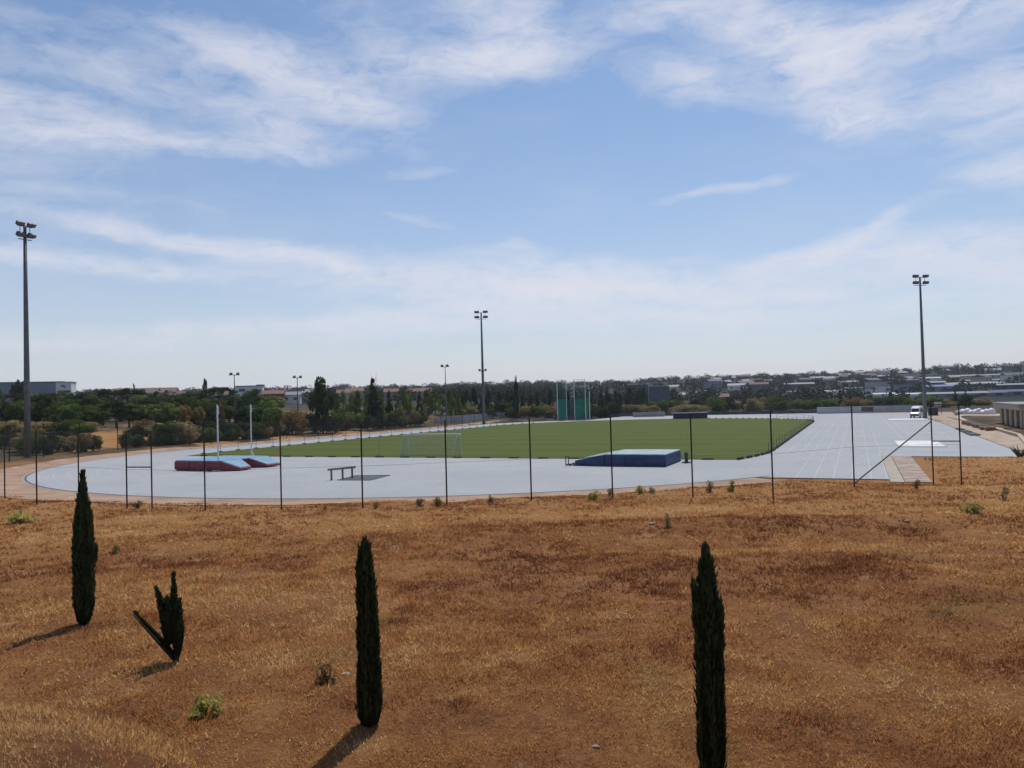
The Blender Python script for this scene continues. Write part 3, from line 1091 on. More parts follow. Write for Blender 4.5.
# steeplechase water jump
wj_l, wj_r = np.array(G(331, 480)[:2]), np.array(G(353.5, 477.6)[:2])
c_ = (wj_l + wj_r) / 2
dvec = (wj_r - wj_l)
Lw = float(np.linalg.norm(dvec))
rzw = math.atan2(dvec[1], dvec[0])
WJ = thing('steeplechase_barrier', 'wooden steeplechase barrier on three posts beside the dark water pit', 'barrier', (c_[0], c_[1], 0), rzw)
beam = MB().bar((-Lw / 2 - .2, 0, .86), (Lw / 2 + .2, 0, .86), .2, .16).build('beam', mat('barrier_beam', (.24, .155, .105), .7, (.34, .24, .18), 2), WJ)
for s in (-.46, .03, .46):
    MB().bar((s * Lw, 0, 0), (s * Lw, 0, .78), .12).build('post', mat('barrier_post', (.22, .2, .2), .7), WJ)
pit = [G(338, 480.2)[:2], G(371, 480.3)[:2], G(390, 475.3)[:2], G(356, 475.6)[:2]]
PT = thing('water_jump_pit', 'dark sunken steeplechase water pit next to the barrier', 'water pit', (pit[0][0], pit[0][1], 0))
pl_ = [(p[0] - pit[0][0], p[1] - pit[0][1]) for p in pit]
MB().prism(pl_, .004, .022).build('pit_floor', mat('wet_dark_rubber', (.045, .05, .06), .6, (.06, .065, .075), .8), PT)
rim = MB()
for p, q in zip(pl_, pl_[1:] + pl_[:1]):
    rim.bar((*p, .02), (*q, .02), .08, .05)
rim.build('rim', mat('pit_rim', (.12, .12, .13), .8), PT)

# low rails along the two long sides of the grass
for vs_, lab, u0_, u1_ in ((36.2, 'low thin post and rail barrier along the right edge of the grass', -45, 70), (-36.2, 'low thin post and rail barrier along the far left edge of the grass', -50, 60)):
    o_ = Vector(tw(0, vs_))
    pr_ = thing('pitch_rail', lab, 'barrier', o_)
    us = np.arange(u0_, u1_, 3.6)
    rl, ft_ = MB(), MB()
    pts_ = []
    for u in us:
        bend = max(0.0, abs(u) - LS)
        vv = math.copysign(math.sqrt(36.2 ** 2 - min(bend, 36) ** 2), vs_)
        x, y, _ = tw(u, vv)
        pts_.append((x - o_.x, y - o_.y))
    for p in pts_:
        MB().tube([(p[0], p[1], 0), (p[0], p[1], 1.1)], .028, 6).build('post', grey_steel, pr_)
        ft_.box((p[0], p[1], .06), (.45, .45, .1), -AX)
    for p, q in zip(pts_[:-1], pts_[1:]):
        for hz_ in (.55, 1.09):
            rl.bar((*p, hz_), (*q, hz_), .028)
    rl.build('rail', grey_steel, pr_)
    ft_.build('foot', drain_m, pr_)

# football goals


def goal(label, u, v, yaw, w=7.0, h=2.35):
    t = thing('football_goal', label, 'goal', tw(u, v), yaw, 'football goals on the pitch')
    for s in (-1, 1):
        MB().tube([(s * w / 2, 0, 0), (s * w / 2, 0, h)], .075, 8).build('post', white_metal, t)
        MB().tube([(s * w / 2, 0, h), (s * w / 2, -1.0, h - .15), (s * w / 2, -1.9, .02)], .03, 6).build('net_support', white_metal, t)
    MB().tube([(-w / 2 - .06, 0, h), (w / 2 + .06, 0, h)], .075, 8).build('crossbar', white_metal, t)
    nt = MB()
    g = .16
    for k in range(int(w / g) + 1):
        x = -w / 2 + k * g
        nt.bar((x, -.0, h), (x, -1.0, h - .15), .012)
        nt.bar((x, -1.0, h - .15), (x, -1.9, .03), .012)
    for k in range(16):
        f = k / 15
        nt.bar((-w / 2, -1.0 - .9 * f, (h - .15) * (1 - f) + .03), (w / 2, -1.0 - .9 * f, (h - .15) * (1 - f) + .03), .012)
    for s in (-1, 1):
        for k in range(1, 12):
            y0 = -1.9 * k / 12
            top = h - .15 * (-y0) if y0 > -1.0 else (h - .15) * (1 - (-y0 - 1.0) / .9)
            nt.bar((s * w / 2, y0, .03), (s * w / 2, y0, max(top, .05)), .012)
    nt.build('net', mat('goal_net', (.45, .48, .42), .8), t)
    return t


goal('white football goal with sagging net at the near end of the pitch', -49.5, -.3, -AX)
fp = thing('pitch_pole', 'thin white pole on the grass left of the near goal', 'pole', G(379.5, 455.5))
MB().tube([(0, 0, 0), (0, 0, 2.35)], .045, 6).build('shaft', mat('weathered_white', (.45, .5, .4), .6), fp)
MB().tube([(0, 0, .0), (0, 0, .06)], .18, 10).build('base', drain_m, fp)

# hammer cage
CG_Y = 216.0
cage = thing('throwing_cage', 'tall green netted throwing cage on white poles at the far bend', 'throwing cage', (ray(572, 419)[0] * CG_Y, CG_Y, 0))
cx0 = ray(572, 419)[0] * CG_Y
netm = mat('green_net', (.02, .25, .18), .8, (.016, .19, .14), .6)
netd = mat('dark_green_net', (.014, .085, .07), .8, (.012, .065, .055), .6)


def cx_(px, dy=0.0):
    return ray(px, 405)[0] * (CG_Y + dy) - cx0


poles = [(557.5, 0.0, 380), (566.5, 1.5, 380), (574.5, 1.5, 379.5), (585.5, 0.0, 379), (589.5, -2.0, 391)]
for px, dy, yt in poles:
    MB().tube([(cx_(px, dy), dy, 0), (cx_(px, dy), dy, zat(px, yt, CG_Y + dy))], .11, 8).build('pole', white_metal, cage)
for (a, b) in ((0, 1), (2, 3)):
    pa, pb2 = poles[a], poles[b]
    MB().tube([(cx_(pa[0], pa[1]), pa[1], zat(pa[0], pa[2] + .3, CG_Y + pa[1])), (cx_(pb2[0], pb2[1]), pb2[1], zat(pb2[0], pb2[2] + .3, CG_Y + pb2[1]))], .07, 6).build('top_bar', white_metal, cage)


def netting(name, xa, ya, xb, yb, z0, z1, m, pitch, w):
    mb = MB()
    n = max(2, int(math.hypot(xb - xa, yb - ya) / pitch))
    for k in range(n + 1):
        f = k / n
        mb.bar((xa + (xb - xa) * f, ya + (yb - ya) * f, z0), (xa + (xb - xa) * f, ya + (yb - ya) * f, z1), w, .02)
    for k in range(int((z1 - z0) / pitch) + 1):
        mb.bar((xa, ya - .012, z0 + k * pitch), (xb, yb - .012, z0 + k * pitch), .02, w)
    mb.build(name, m, cage)


netting('net_panel', cx_(558, .0), .1, cx_(566.2, 1.5), 1.5, .1, 6.0, netm, .16, .09)
netting('net_panel', cx_(574.8, 1.5), 1.5, cx_(588, -.6), -.2, .1, 6.0, netm, .16, .09)
netting('net_panel', cx_(566.4, 2.6), 2.6, cx_(574.6, 2.6), 2.6, .1, 5.6, netd, .16, .09)
netting('upper_net', cx_(558, .0), .1, cx_(566.2, 1.5), 1.5, 6.2, 9.2, netd, .2, .075)
netting('upper_net', cx_(574.8, 1.5), 1.5, cx_(588, -.6), -.2, 6.2, 9.2, netd, .2, .075)

# covered high-jump bed and small grandstand beyond the pitch
hb = thing('covered_mat', 'dark navy covered landing bed on the far bend beyond the pitch', 'landing mat', (lambda p: (p[0], p[1], 0))(G(690.5, 418.6)), R(-9))
wb = 35 / F * G(690, 418.6)[1]
foam(hb, 'mat_body', [(-wb / 2 + .3, 0), (wb / 2 - .3, 0), (wb / 2 - .3, 5), (-wb / 2 + .3, 5)], .08, 1.0, mat_navy, .08)
MB().box((0, 2.4, 1.28), (wb, 6.0, .5)).build('rain_cover', mat('cover_navy', (.03, .045, .10), .5, (.022, .03, .07), .5), hb, bevel=.12)
MB().box((0, 2.4, .04), (wb - .8, 5.4, .07)).build('pallet', drain_m, hb)
st = thing('low_bleacher', 'small pale grey spectator stand behind the far bend', 'bleacher', (ray(649, 414)[0] * 232, 232, T(ray(649, 414)[0] * 232, 232)), R(-8))
for k in range(4):
    MB().box((0, k * .7, .45 + .42 * k), (9.4, .5, .12)).build('bench', mat('bench_grey', (.36, .36, .37), .7), st)
sf = MB()
for s in (-4.5, -1.5, 1.5, 4.5):
    sf.bar((s, -.2, .05), (s, 2.4, 1.66), .09)
    for k in range(4):
        sf.bar((s, k * .7, 0), (s, k * .7, .38 + .42 * k), .09)
sf.build('frame', mat('stand_steel', (.28, .28, .29), .6), st)
bk = MB().box((0, 2.75, 1.1), (9.6, .08, 2.0)).build('back_panel', mat('panel_grey', (.42, .42, .43), .7), st)

# ------------------------------------------------------------------ right hand side: van, sign, hut, sacks
van_white = mat('white_vehicle_paint', (.70, .71, .72), .3, (.62, .63, .64), 1.2, spec=.5)
dark_glass = mat('dark_glass', (.02, .024, .03), .08, (.03, .034, .04), 2, spec=.6)
rubber = mat('tyre_rubber', (.02, .02, .02), .85)


def loft(mb, secs):
    """body from side-profile sections: list of (y, half width, z list)"""
    n = len(secs[0])
    vs = [p for s in secs for p in s]
    fs = [(a * n + k, a * n + (k + 1) % n, (a + 1) * n + (k + 1) % n, (a + 1) * n + k) for a in range(len(secs) - 1) for k in range(n)]
    fs += [tuple(range(n - 1, -1, -1)), tuple(range((len(secs) - 1) * n, len(secs) * n))]
    mb.add(vs, fs)


vx, vy, _ = G(920.5, 417.8)
van = thing('parked_van', 'white high roofed van parked at the end of the grey plaza', 'van', (vx, vy + 1.5, 0), R(-38))
# local: front at -y
prof = [(-2.62, .45, .75), (-2.58, .42, 1.02), (-2.2, .38, 1.22), (-1.55, .38, 2.05), (-1.1, .38, 2.42), (0, .38, 2.52), (2.3, .38, 2.5), (2.62, .45, 2.35)]
secs = []
for y, z0, z1 in prof:
    w = .98 if -2.3 < y < 2.5 else .9
    wt2 = w * (.84 if z1 > 1.5 else .94)
    zm = min(1.15, z1 - .08)
    secs.append([(-w, y, z0), (w, y, z0), (w, y, zm), (wt2, y, z1 - .06), (wt2 * .8, y, z1), (-wt2 * .8, y, z1), (-wt2, y, z1 - .06), (-w, y, zm)])
vb = MB()
loft(vb, secs)
vb.build('body', van_white, van, smooth=False)
MB().add([(-.76, -2.165, 1.30), (.76, -2.165, 1.30), (.70, -1.60, 2.03), (-.70, -1.60, 2.03)], [(0, 1, 2, 3)]).build('windscreen', dark_glass, van)
for s in (-1, 1):
    wv_ = MB().add([(s * .99, -1.75, 1.22), (s * .99, -.65, 1.22), (s * .885, -.65, 2.02), (s * .885, -1.35, 2.02)], [(0, 1, 2, 3)]).build('side_window', dark_glass, van)
    MB().add([(s * .99, -.4, 1.25), (s * .99, .95, 1.25), (s * .89, .95, 2.02), (s * .89, -.4, 2.02)], [(0, 1, 2, 3)]).build('side_window', dark_glass, van)
    MB().box((s * .68, -2.585, .86), (.36, .08, .2)).build('headlight', glass_m, van, bevel=.02)
    for y in (-1.72, 1.65):
        w = MB().tube([(s * .78, y, .36), (s * 1.0, y, .36)], .36, 18).build('wheel', rubber, van)
        MB().tube([(s * 1.0, y, .36), (s * 1.015, y, .36)], .2, 14).build('rim', alu, w)
    MB().box((s * 1.08, -1.85, 1.35), (.16, .1, .26)).build('mirror', dark_glass, van, bevel=.02)
MB().box((0, -2.62, .52), (1.8, .14, .24)).build('bumper', mat('bumper_grey', (.12, .12, .12), .6), van, bevel=.03)
MB().box((0, -2.61, .80), (.8, .05, .14)).build('grille', rubber, van)

sx, sy2, _ = hit(937.5, 412.5, 100)
sg = thing('sign_board', 'blank pale sign board on a red post behind the van', 'sign', (ray(937.5, 404)[0] * 182, 182, T(ray(937.5, 404)[0] * 182, 182)), R(-20))
zs0, zs1 = zat(937, 406, 182) - sg.location.z, zat(937, 402, 182) - sg.location.z
MB().box((0, 0, (zs0 + zs1) / 2), (1.6, .08, zs1 - zs0)).build('panel', mat('sign_face', (.55, .53, .50), .6), sg)
for s in (-.6, .75):
    MB().tube([(s, .09, 0), (s, .09, zs1)], .05, 6).build('post', mat('red_post', (.25, .05, .04), .6), sg)
cxx = ray(932.5, 409)[0] * 178
ct = thing('metal_cabin', 'small dark metal cabin behind the mast and the white van', 'cabin', (cxx, 178, T(cxx, 178)), R(-24))
MB().box((0, 0, 1.1), (1.9, 2.4, 2.1)).build('shell', mat('cabin_dark', (.03, .03, .045), .6), ct, bevel=.03)
MB().box((0, 0, 2.2), (2.1, 2.6, .1)).build('roof', wall_dark, ct)
MB().box((.1, -1.215, 1.0), (.8, .03, 1.8)).build('door', mat('cabin_door', (.07, .06, .07), .6), ct)

# hut
HU = thing('changing_hut', 'flat roofed beige hut with dark door bays at the right of the plaza', 'hut', tw(-5.0, 64.6), -AX)
# local x = v (to the right), local y = u (away); nearest corner at the origin
hb_, hL, hW = 2.75, 20.5, 13.0
plank = mat('beige_boards', (.52, .40, .30), .85, (.42, .32, .23), 1.2)
hd_ = mat('dark_recess', (.09, .08, .07), .8, (.12, .10, .085), 1)
MB().box((hW / 2 + .4, hL / 2 + .4, hb_ / 2 + .1), (hW - .8, hL - .8, hb_)).build('wall', hd_, HU)
MB().box((hW / 2, hL / 2, hb_ + .50), (hW + .9, hL + .9, .75)).build('fascia', mat('fascia_beige', (.48, .38, .30), .8, (.40, .31, .24), 1), HU)
MB().box((hW / 2, hL / 2, hb_ + .93), (hW + 1.3, hL + 1.3, .1)).build('roof', mat('roof_sheet', (.24, .25, .27), .6, (.19, .20, .21), .7), HU)
MB().box((hW / 2, hL / 2, .06), (hW + 1.6, hL + 1.6, .3)).build('plinth', slab, HU)
for x0, x1 in ((.1, 1.1), (1.3, 2.3), (2.5, 3.4), (4.6, 5.6), (5.8, 6.8), (8.2, 9.4), (9.6, 10.9)):
    MB().box(((x0 + x1) / 2, .28, hb_ / 2 + .16), (x1 - x0, .24, hb_ - .1)).build('board_panel', plank, HU, bevel=.02)
for y0 in (2.5, 6.5, 10.5, 14.5, 18.5):
    MB().box((.30, y0, hb_ / 2 + .16), (.22, 1.6, hb_ - .1)).build('board_panel', plank, HU, bevel=.02)
MB().box((4.0, .36, 1.25), (.9, .1, 2.1)).build('door', mat('hut_door', (.10, .09, .085), .6), HU)
HS = thing('stone_ledge', 'low rough brown stone ledge running along the hut base', 'ledge', tw(-3, 61.2), -AX)
lb = MB()
for k in range(16):
    lb.box((random.uniform(-.2, .3), k * 1.7, .3), (1.3 + random.uniform(-.2, .3), 1.6, .55 + random.uniform(-.12, .2)), rz=random.uniform(-.1, .1))
lb.build('stones', mat('brown_stone', (.13, .085, .06), .95, (.20, .14, .10), 1.2), HS, bevel=.12)

# white wrapped sacks on the yard
sack_m = mat('white_wrap', (.70, .71, .73), .45, (.55, .57, .60), 1.2)


def lump(name, m, r, seed, sq=(1, 1, .8)):
    bm = bmesh.new()
    bmesh.ops.create_icosphere(bm, subdivisions=3, radius=r)
    rs = np.random.default_rng(seed)
    off = rs.uniform(0, 50, 3)
    for v in bm.verts:
        n = float(fbm(np.array([v.co.x / r * 1.3 + off[0]]), np.array([v.co.y / r * 1.3 + v.co.z / r * 1.7 + off[1]]), seed))
        v.co *= 1 + .5 * n
        v.co = Vector((v.co.x * sq[0], v.co.y * sq[1], max(v.co.z * sq[2], -.55 * r * sq[2])))
    me = bpy.data.meshes.new(name)
    bm.to_mesh(me)
    bm.free()
    me.polygons.foreach_set('use_smooth', [True] * len(me.polygons))
    me.materials.append(m)
    return me


sack_me = [lump('wrapped_sack', sack_m, .85, s, (1.1, 1, .95)) for s in (3, 8, 11)]
for k, px in enumerate((959.5, 963, 967, 971, 975.5, 979, 983, 987, 991)):
    Y = 176 - k * .8
    x = ray(px, 409)[0] * Y
    o = link('wrapped_sack', sack_me[k % 3])
    o.location = (x, Y, T(x, Y) + .42)
    o.rotation_euler = (0, 0, k * 1.3)
    o.scale = (1, 1, 1.0 + .35 * ((k * 7) % 3 - 1) * .6)
    tag(o, 'white plastic wrapped sack in the row on the sandy yard beside the hut', 'sack', 'white sacks on the sandy yard')

# ------------------------------------------------------------------ distant buildings
bm_roof = {'white': mat('white_sheet_roof', (.50, .50, .52), .6), 'pale': mat('pale_roof', (.30, .29, .29), .7), 'grey': mat('grey_sheet_roof', (.22, .23, .26), .6),
           'brown': mat('brown_tile_roof', (.17, .115, .10), .85, (.13, .09, .08), .8), 'red': mat('red_tile_roof', (.24, .12, .095), .85, (.19, .09, .07), .8),
           'dark': mat('dark_roof', (.10, .10, .12), .7), 'blue': mat('blue_sheet_roof', (.10, .16, .30), .6)}
bm_wall = {'white': mat('white_wall', (.82, .81, .80), .8), 'cream': mat('cream_wall', (.55, .48, .40), .85), 'grey': mat('grey_cladding', (.28, .30, .35), .7),
           'pink': mat('pink_wall', (.42, .26, .23), .85), 'dark': mat('dark_cladding', (.12, .13, .16), .8), 'red': mat('deep_red_wall', (.28, .06, .05), .8), 'tan': mat('tan_wall', (.40, .31, .23), .85)}  # dark entry: dark blue-grey cladding colour, same on every face of a building
win_m = mat('window_glass', (.035, .04, .05), .2, (.06, .06, .07), 2, spec=.5)


def building(name, x0, x1, yb, yt, wall, roof, label, Y=None, depth=None, kind='gable', group=None, cat='building', wins=2, along=0.0):
    """a building seen between photo columns x0..x1, base row yb, top row yt"""
    pxm = (x0 + x1) / 2
    if Y is None:
        X, Y, z = hit(pxm, yb, 200, 1900)
    else:
        X = ray(pxm, yb)[0] * Y
        z = T(X, Y)
    w = (x1 - x0) / F * Y
    zt = zat(pxm, yt, Y)
    z0 = min(z, zt - 3.5)
    h = max(zt - z0, 3.0)
    depth = depth or min(max(8, w * .6), 40)
    o = thing(name, label, cat, (X, Y, z0), math.atan2(-X, Y) * .6 + along, group)
    rh = h * .28 if kind == 'gable' else min(.45, h * .1)
    if kind == 'gable':
        rh = min(rh, depth * .25)
    hw = h - rh
    MB().box((0, depth / 2, hw / 2 - 1.0), (w, depth, hw + 2.0)).build('wall', bm_wall[wall], o)
    if kind == 'gable':
        e = .5
        rf = MB()
        rf.add([(-w / 2 - e, -e, hw), (w / 2 + e, -e, hw), (w / 2 + e, depth / 2, h), (-w / 2 - e, depth / 2, h), (-w / 2 - e, depth + e, hw), (w / 2 + e, depth + e, hw)],
               [(0, 1, 2, 3), (3, 2, 5, 4), (0, 3, 4), (1, 5, 2), (0, 4, 5, 1)])
        rf.build('roof', bm_roof[roof], o)
    else:
        MB().box((0, depth / 2, hw + rh / 2), (w + .5, depth + .5, rh)).build('roof', bm_roof[roof], o)
    n = min(9, max(2, int(w / 7)))
    storeys = 1 if hw < 5 else min(wins, int(hw / 3.2))
    for s in range(storeys):
        zc = hw * (s + .6) / storeys if storeys > 1 else hw * .55
        wh = min(1.5, hw / storeys * .45)
        ww = w / n * .45
        for k in range(n):
            if random.random() < .35:
                continue
            MB().box((-w / 2 + w * (k + .5) / n, .02, zc), (ww, .12, wh)).build('window', win_m, o)
    return o


# large factory on the rise at the left
fac = building('factory_hall', -40, 56.5, 400, 382, 'grey', 'grey', 'long blue grey factory hall on the rise behind the left mast', Y=330, depth=9, kind='flat', wins=1)
wg = thing('white_gatehouse', 'white fronted block with a red emblem at the end of the factory', 'building', (ray(63.5, 395)[0] * 322, 322, T(ray(63.5, 395)[0] * 322, 322)), .2)
zb_ = wg.location.z
zt0, zt1 = zat(63, 390.5, 322) - zb_, zat(63, 382.2, 322) - zb_
MB().box((0, 3, (zt0 + zt1) / 2), (14 / F * 322, 6, zt1 - zt0)).build('upper_wall', bm_wall['white'], wg)
lw_ = MB()
for s in (-2.7, 2.7):
    lw_.box((s, 3, zt0 / 2 - .5), (.5, 5.5, zt0 + 1))
lw_.build('pillar', bm_wall['white'], wg)
MB().box((0, 5.5, zt0 / 2), (5, .4, zt0)).build('glazing', win_m, wg)
MB().box((0, 3, zt1 + .1), (14 / F * 322 + .5, 6.5, .2)).build('roof', bm_roof['pale'], wg)
em = MB()
red = mat('red_emblem', (.5, .04, .03), .6)
for (ax_, az_, bx_, bz_) in ((-.9, .6, -.2, .1), (-.2, .1, .5, .7), (-.7, -.1, .1, .3), (.2, .2, .9, .1), (.1, 0, .7, -.6), (.7, -.6, .95, -.1)):
    em.bar((ax_ - .2, -.04, (zt0 + zt1) / 2 + az_), (bx_ - .2, -.04, (zt0 + zt1) / 2 + bz_), .06, .32)
em.build('emblem', red, wg)

B = [  # x0, x1, ybase, ytop, wall, roof, Y, kind, label
    (112, 172, 397, 387.5, 'cream', 'brown', 420, 'gable', 'long brown roofed building above the left trees'),
    (170, 183, 398, 391.0, 'cream', 'brown', 400, 'gable', 'small brown roofed house right of the long brown roof'),
    (192, 200, 398, 393.0, 'pink', 'pale', 430, 'gable', 'small pale roofed house left of the dark cypress shape'),
    (209, 236, 398, 390.5, 'cream', 'brown', 440, 'gable', 'low brown roofed house left of the grey apartment block'),
    (236, 262, 399, 385.5, 'white', 'pale', 430, 'flat', 'pale grey apartment block behind the shorter lamp post'),
    (257, 263, 397, 384.5, 'grey', 'dark', 450, 'flat', 'narrow grey block beside the deep red house'),
    (263, 283, 399, 390.0, 'red', 'red', 400, 'gable', 'deep red house with tiled roof above the bushes'),
    (281, 300, 400, 391.5, 'white', 'grey', 410, 'gable', 'white house with grey roof right of the red house'),
    (293, 306, 398, 387.5, 'pink', 'brown', 460, 'flat', 'pink block behind the second shorter lamp post'),
    (303, 316, 398, 389.0, 'pink', 'pale', 440, 'gable', 'pink house just left of the big round tree'),
    (337, 350, 399, 389.5, 'cream', 'red', 450, 'gable', 'cream house with red roof right of the big round tree'),
    (346, 363, 399, 388.0, 'pink', 'red', 470, 'gable', 'pink house with red roof left of the pointed conifer'),
    (384, 398, 398, 388.5, 'pink', 'red', 470, 'gable', 'pink house with red roof right of the pointed conifer'),
    (408, 432, 399, 388.0, 'tan', 'red', 480, 'gable', 'wide tan house with red roof above the pale green trees'),
    (650, 669, 394, 385.6, 'dark', 'white', 420, 'flat', 'dark hall with a bright white roof edge behind the dark pines'),
    (625, 648, 392, 385.0, 'dark', 'dark', 440, 'flat', 'dark flat hall left of the white edged hall'),
    (672, 685, 397, 392.5, 'tan', 'pale', 520, 'gable', 'small tan shed with pale roof above the far shrubs'),
    (697, 708, 395, 390.5, 'white', 'white', 560, 'gable', 'white shed below the far wooded ridge'),
    (718, 729, 398.5, 393.5, 'tan', 'red', 430, 'gable', 'small house with tan wall and red roof in the shrubs'),
    (745, 762, 390, 386.5, 'grey', 'pale', None, 'gable', 'low grey hall with pale roof on the hillside meadow'),
    (788, 820, 395, 390.5, 'grey', 'grey', None, 'gable', 'long blue grey hall on the lower slope'),
    (786, 814, 388, 382.5, 'dark', 'grey', None, 'gable', 'long dark hall with grey roof halfway up the slope'),
    (815, 846, 396, 390.0, 'white', 'pale', None, 'gable', 'long pale hall low on the slope beside dark trees'),
    (825, 832, 391, 385.5, 'white', 'white', None, 'flat', 'tiny white house above the long pale hall'),
    (820, 839, 380.5, 376.5, 'grey', 'white', None, 'gable', 'hall with bright white roof near the ridge'),
    (858, 872, 397, 388.5, 'white', 'pale', None, 'flat', 'whitish block low on the slope behind the shrubs'),
    (868, 889, 391, 381.5, 'cream', 'pale', None, 'flat', 'big pale factory with rows of windows'),
    (878, 890, 393, 386.0, 'white', 'white', None, 'flat', 'white house in front of the big pale factory'),
    (874, 898, 396.5, 392.6, 'white', 'white', None, 'gable', 'long white roofed shed left of the right mast'),
    (868, 892, 379.5, 375.0, 'dark', 'pale', None, 'gable', 'dark hall with pale roof on the ridge'),
    (897, 924, 397, 392.8, 'white', 'white', None, 'gable', 'bright white roofed shed just left of the right mast'),
    (898, 924, 391, 384.0, 'grey', 'grey', None, 'flat', 'grey and white block left of the right mast'),
    (917, 940, 381, 377.0, 'white', 'white', None, 'gable', 'white roofed hall behind the right mast'),
    (930, 945, 386.5, 381.0, 'dark', 'grey', None, 'gable', 'dark hall with grey roof right of the mast'),
    (928, 960, 391, 384.5, 'grey', 'blue', None, 'gable', 'blue roofed grey hall right of the mast'),
    (944, 964, 393.5, 388.5, 'dark', 'blue', None, 'flat', 'dark blue flat building in front of the blue roofed hall'),
    (931, 1002, 397.5, 391.5, 'grey', 'grey', None, 'gable', 'very long grey hall low on the right slope'),
    (951, 1001, 388.5, 381.8, 'grey', 'pale', None, 'gable', 'long grey hall with pale roof halfway up the right slope'),
    (958, 1009, 378.5, 374.0, 'cream', 'pale', None, 'gable', 'very long pale roofed hall on the right ridge'),
    (966, 1022, 382.5, 378.8, 'grey', 'grey', None, 'gable', 'long grey hall just below the right ridge'),
    (962, 978, 403, 394.0, 'dark', 'grey', 330, 'flat', 'purple grey block above the white sacks'),
    (1000, 1036, 389, 383.0, 'dark', 'grey', None, 'gable', 'dark hall with grey roof at the right end of the slope'),
    (995, 1040, 396, 389.5, 'grey', 'dark', None, 'gable', 'grey hall with dark roof behind the hut'),
    (840, 858, 385.5, 380.5, 'cream', 'grey', None, 'gable', 'cream hall with grey roof among trees on the slope'),
    (846, 862, 391.5, 387, 'grey', 'dark', None, 'gable', 'dark roofed grey shed left of the whitish block'),
    (898, 918, 383.5, 379.0, 'dark', 'dark', None, 'gable', 'dark hall left of the white roofed hall behind the mast'),
]
for x0, x1, yb, yt, wl_, rf_, Y, kd, lab in B:
    building('house' if 'house' in lab else ('factory_hall' if 'hall' in lab or 'factory' in lab else ('shed' if 'shed' in lab else 'block')), x0, x1, yb, yt, wl_, rf_, lab, Y, kind=kd, cat='house' if 'house' in lab else 'building', group='buildings on the far slopes' if Y is None else None)
rb = random.Random(31)
for k in range(64):
    th_ = rb.uniform(.20, .70)
    rd = rb.uniform(700, 1330)
    x, y = rd * math.sin(th_), rd * math.cos(th_)
    z = T(x, y)
    px, py = pix(x, y, z)
    w, d_, h_ = rb.uniform(8, 18), rb.uniform(8, 12), rb.uniform(3.5, 7)
    o = thing('house', 'small house with a pitched roof scattered among trees on the right slope', 'house', (x, y, z), rb.uniform(-.6, .6), 'small houses scattered on the right slope')
    MB().box((0, 0, h_ / 2 - 1), (w, d_, h_ + 2)).build('wall', bm_wall[rb.choice(['white', 'cream', 'grey', 'dark', 'dark', 'tan'])], o)
    q = MB()
    q.add([(-w / 2 - .4, -d_ / 2 - .4, h_), (w / 2 + .4, -d_ / 2 - .4, h_), (w / 2 + .4, 0, h_ + 2), (-w / 2 - .4, 0, h_ + 2), (-w / 2 - .4, d_ / 2 + .4, h_), (w / 2 + .4, d_ / 2 + .4, h_)],
          [(0, 1, 2, 3), (3, 2, 5, 4), (0, 3, 4), (1, 5, 2), (0, 4, 5, 1)])
    q.build('roof', bm_roof[rb.choice(['brown', 'brown', 'grey', 'dark', 'dark', 'pale', 'grey'])], o)
    for s in (-.28, .25):
        MB().box((s * w, -d_ / 2 - .02, h_ * .55), (w * .14, .1, 1.3)).build('window', win_m, o)
# open steel tower behind the dark pines
tx = ray(619.5, 390)[0] * 300
ft = thing('steel_tower', 'square topped steel frame tower above the dark pines', 'tower', (tx, 300, T(tx, 300)), .2)
zt_ = zat(619.5, 383, 300) - ft.location.z
for sx_ in (-1.8, 1.8):
    for sy_ in (-1.8, 1.8):
        MB().bar((sx_, sy_, 0), (sx_, sy_, zt_), .25).build('leg', wall_dark, ft)
pf = MB()
for zz in (zt_, zt_ - 1.8, zt_ - 4.5):
    pf.box((0, 0, zz), (4.2, 4.2, .35))
pf.build('platform', wall_dark, ft)

# ------------------------------------------------------------------ trees
bark = mat('bark', (.09, .065, .05), .95, (.06, .045, .035), 3)


def leaves(centers, radii, n, size, r, tint_c=None, up=.25, aspect=1.6, vertical=0.0):
    """leaf quads spread on the skins of clumps"""
    k = len(centers)
    vol = np.array([a[0] * a[1] + a[1] * a[2] + a[0] * a[2] for a in radii])
    idx = r.choice(k, n, p=vol / vol.sum())
    d = r.normal(size=(n, 3))
    d /= np.linalg.norm(d, axis=1)[:, None]
    rr = r.uniform(.72, 1.08, n)[:, None]
    p = np.array(centers)[idx] + d * np.array(radii)[idx] * rr
    nrm = d + r.normal(size=(n, 3)) * .7 + np.array([0, 0, up])
    nrm /= np.linalg.norm(nrm, axis=1)[:, None]
    t = np.cross(nrm, r.normal(size=(n, 3)))
    if vertical:
        t = t + vertical * np.array([0, 0, 1.0])
        t -= (t * nrm).sum(1)[:, None] * nrm
    t /= np.linalg.norm(t, axis=1)[:, None] + 1e-9
    b = np.cross(nrm, t)
    s = size * r.uniform(.6, 1.35, n)[:, None]
    v = np.stack([p - t * s * aspect * .5, p + b * s * .5, p + t * s * aspect * .5, p - b * s * .5], 1).reshape(-1, 3)
    f = np.arange(4 * n).reshape(-1, 4)
    ct = r.uniform(0, 1, k) if tint_c is None else tint_c
    tint = np.clip(ct[idx] * .65 + r.uniform(0, .45, n), 0, 1)
    return v, f, np.repeat(tint, 4)


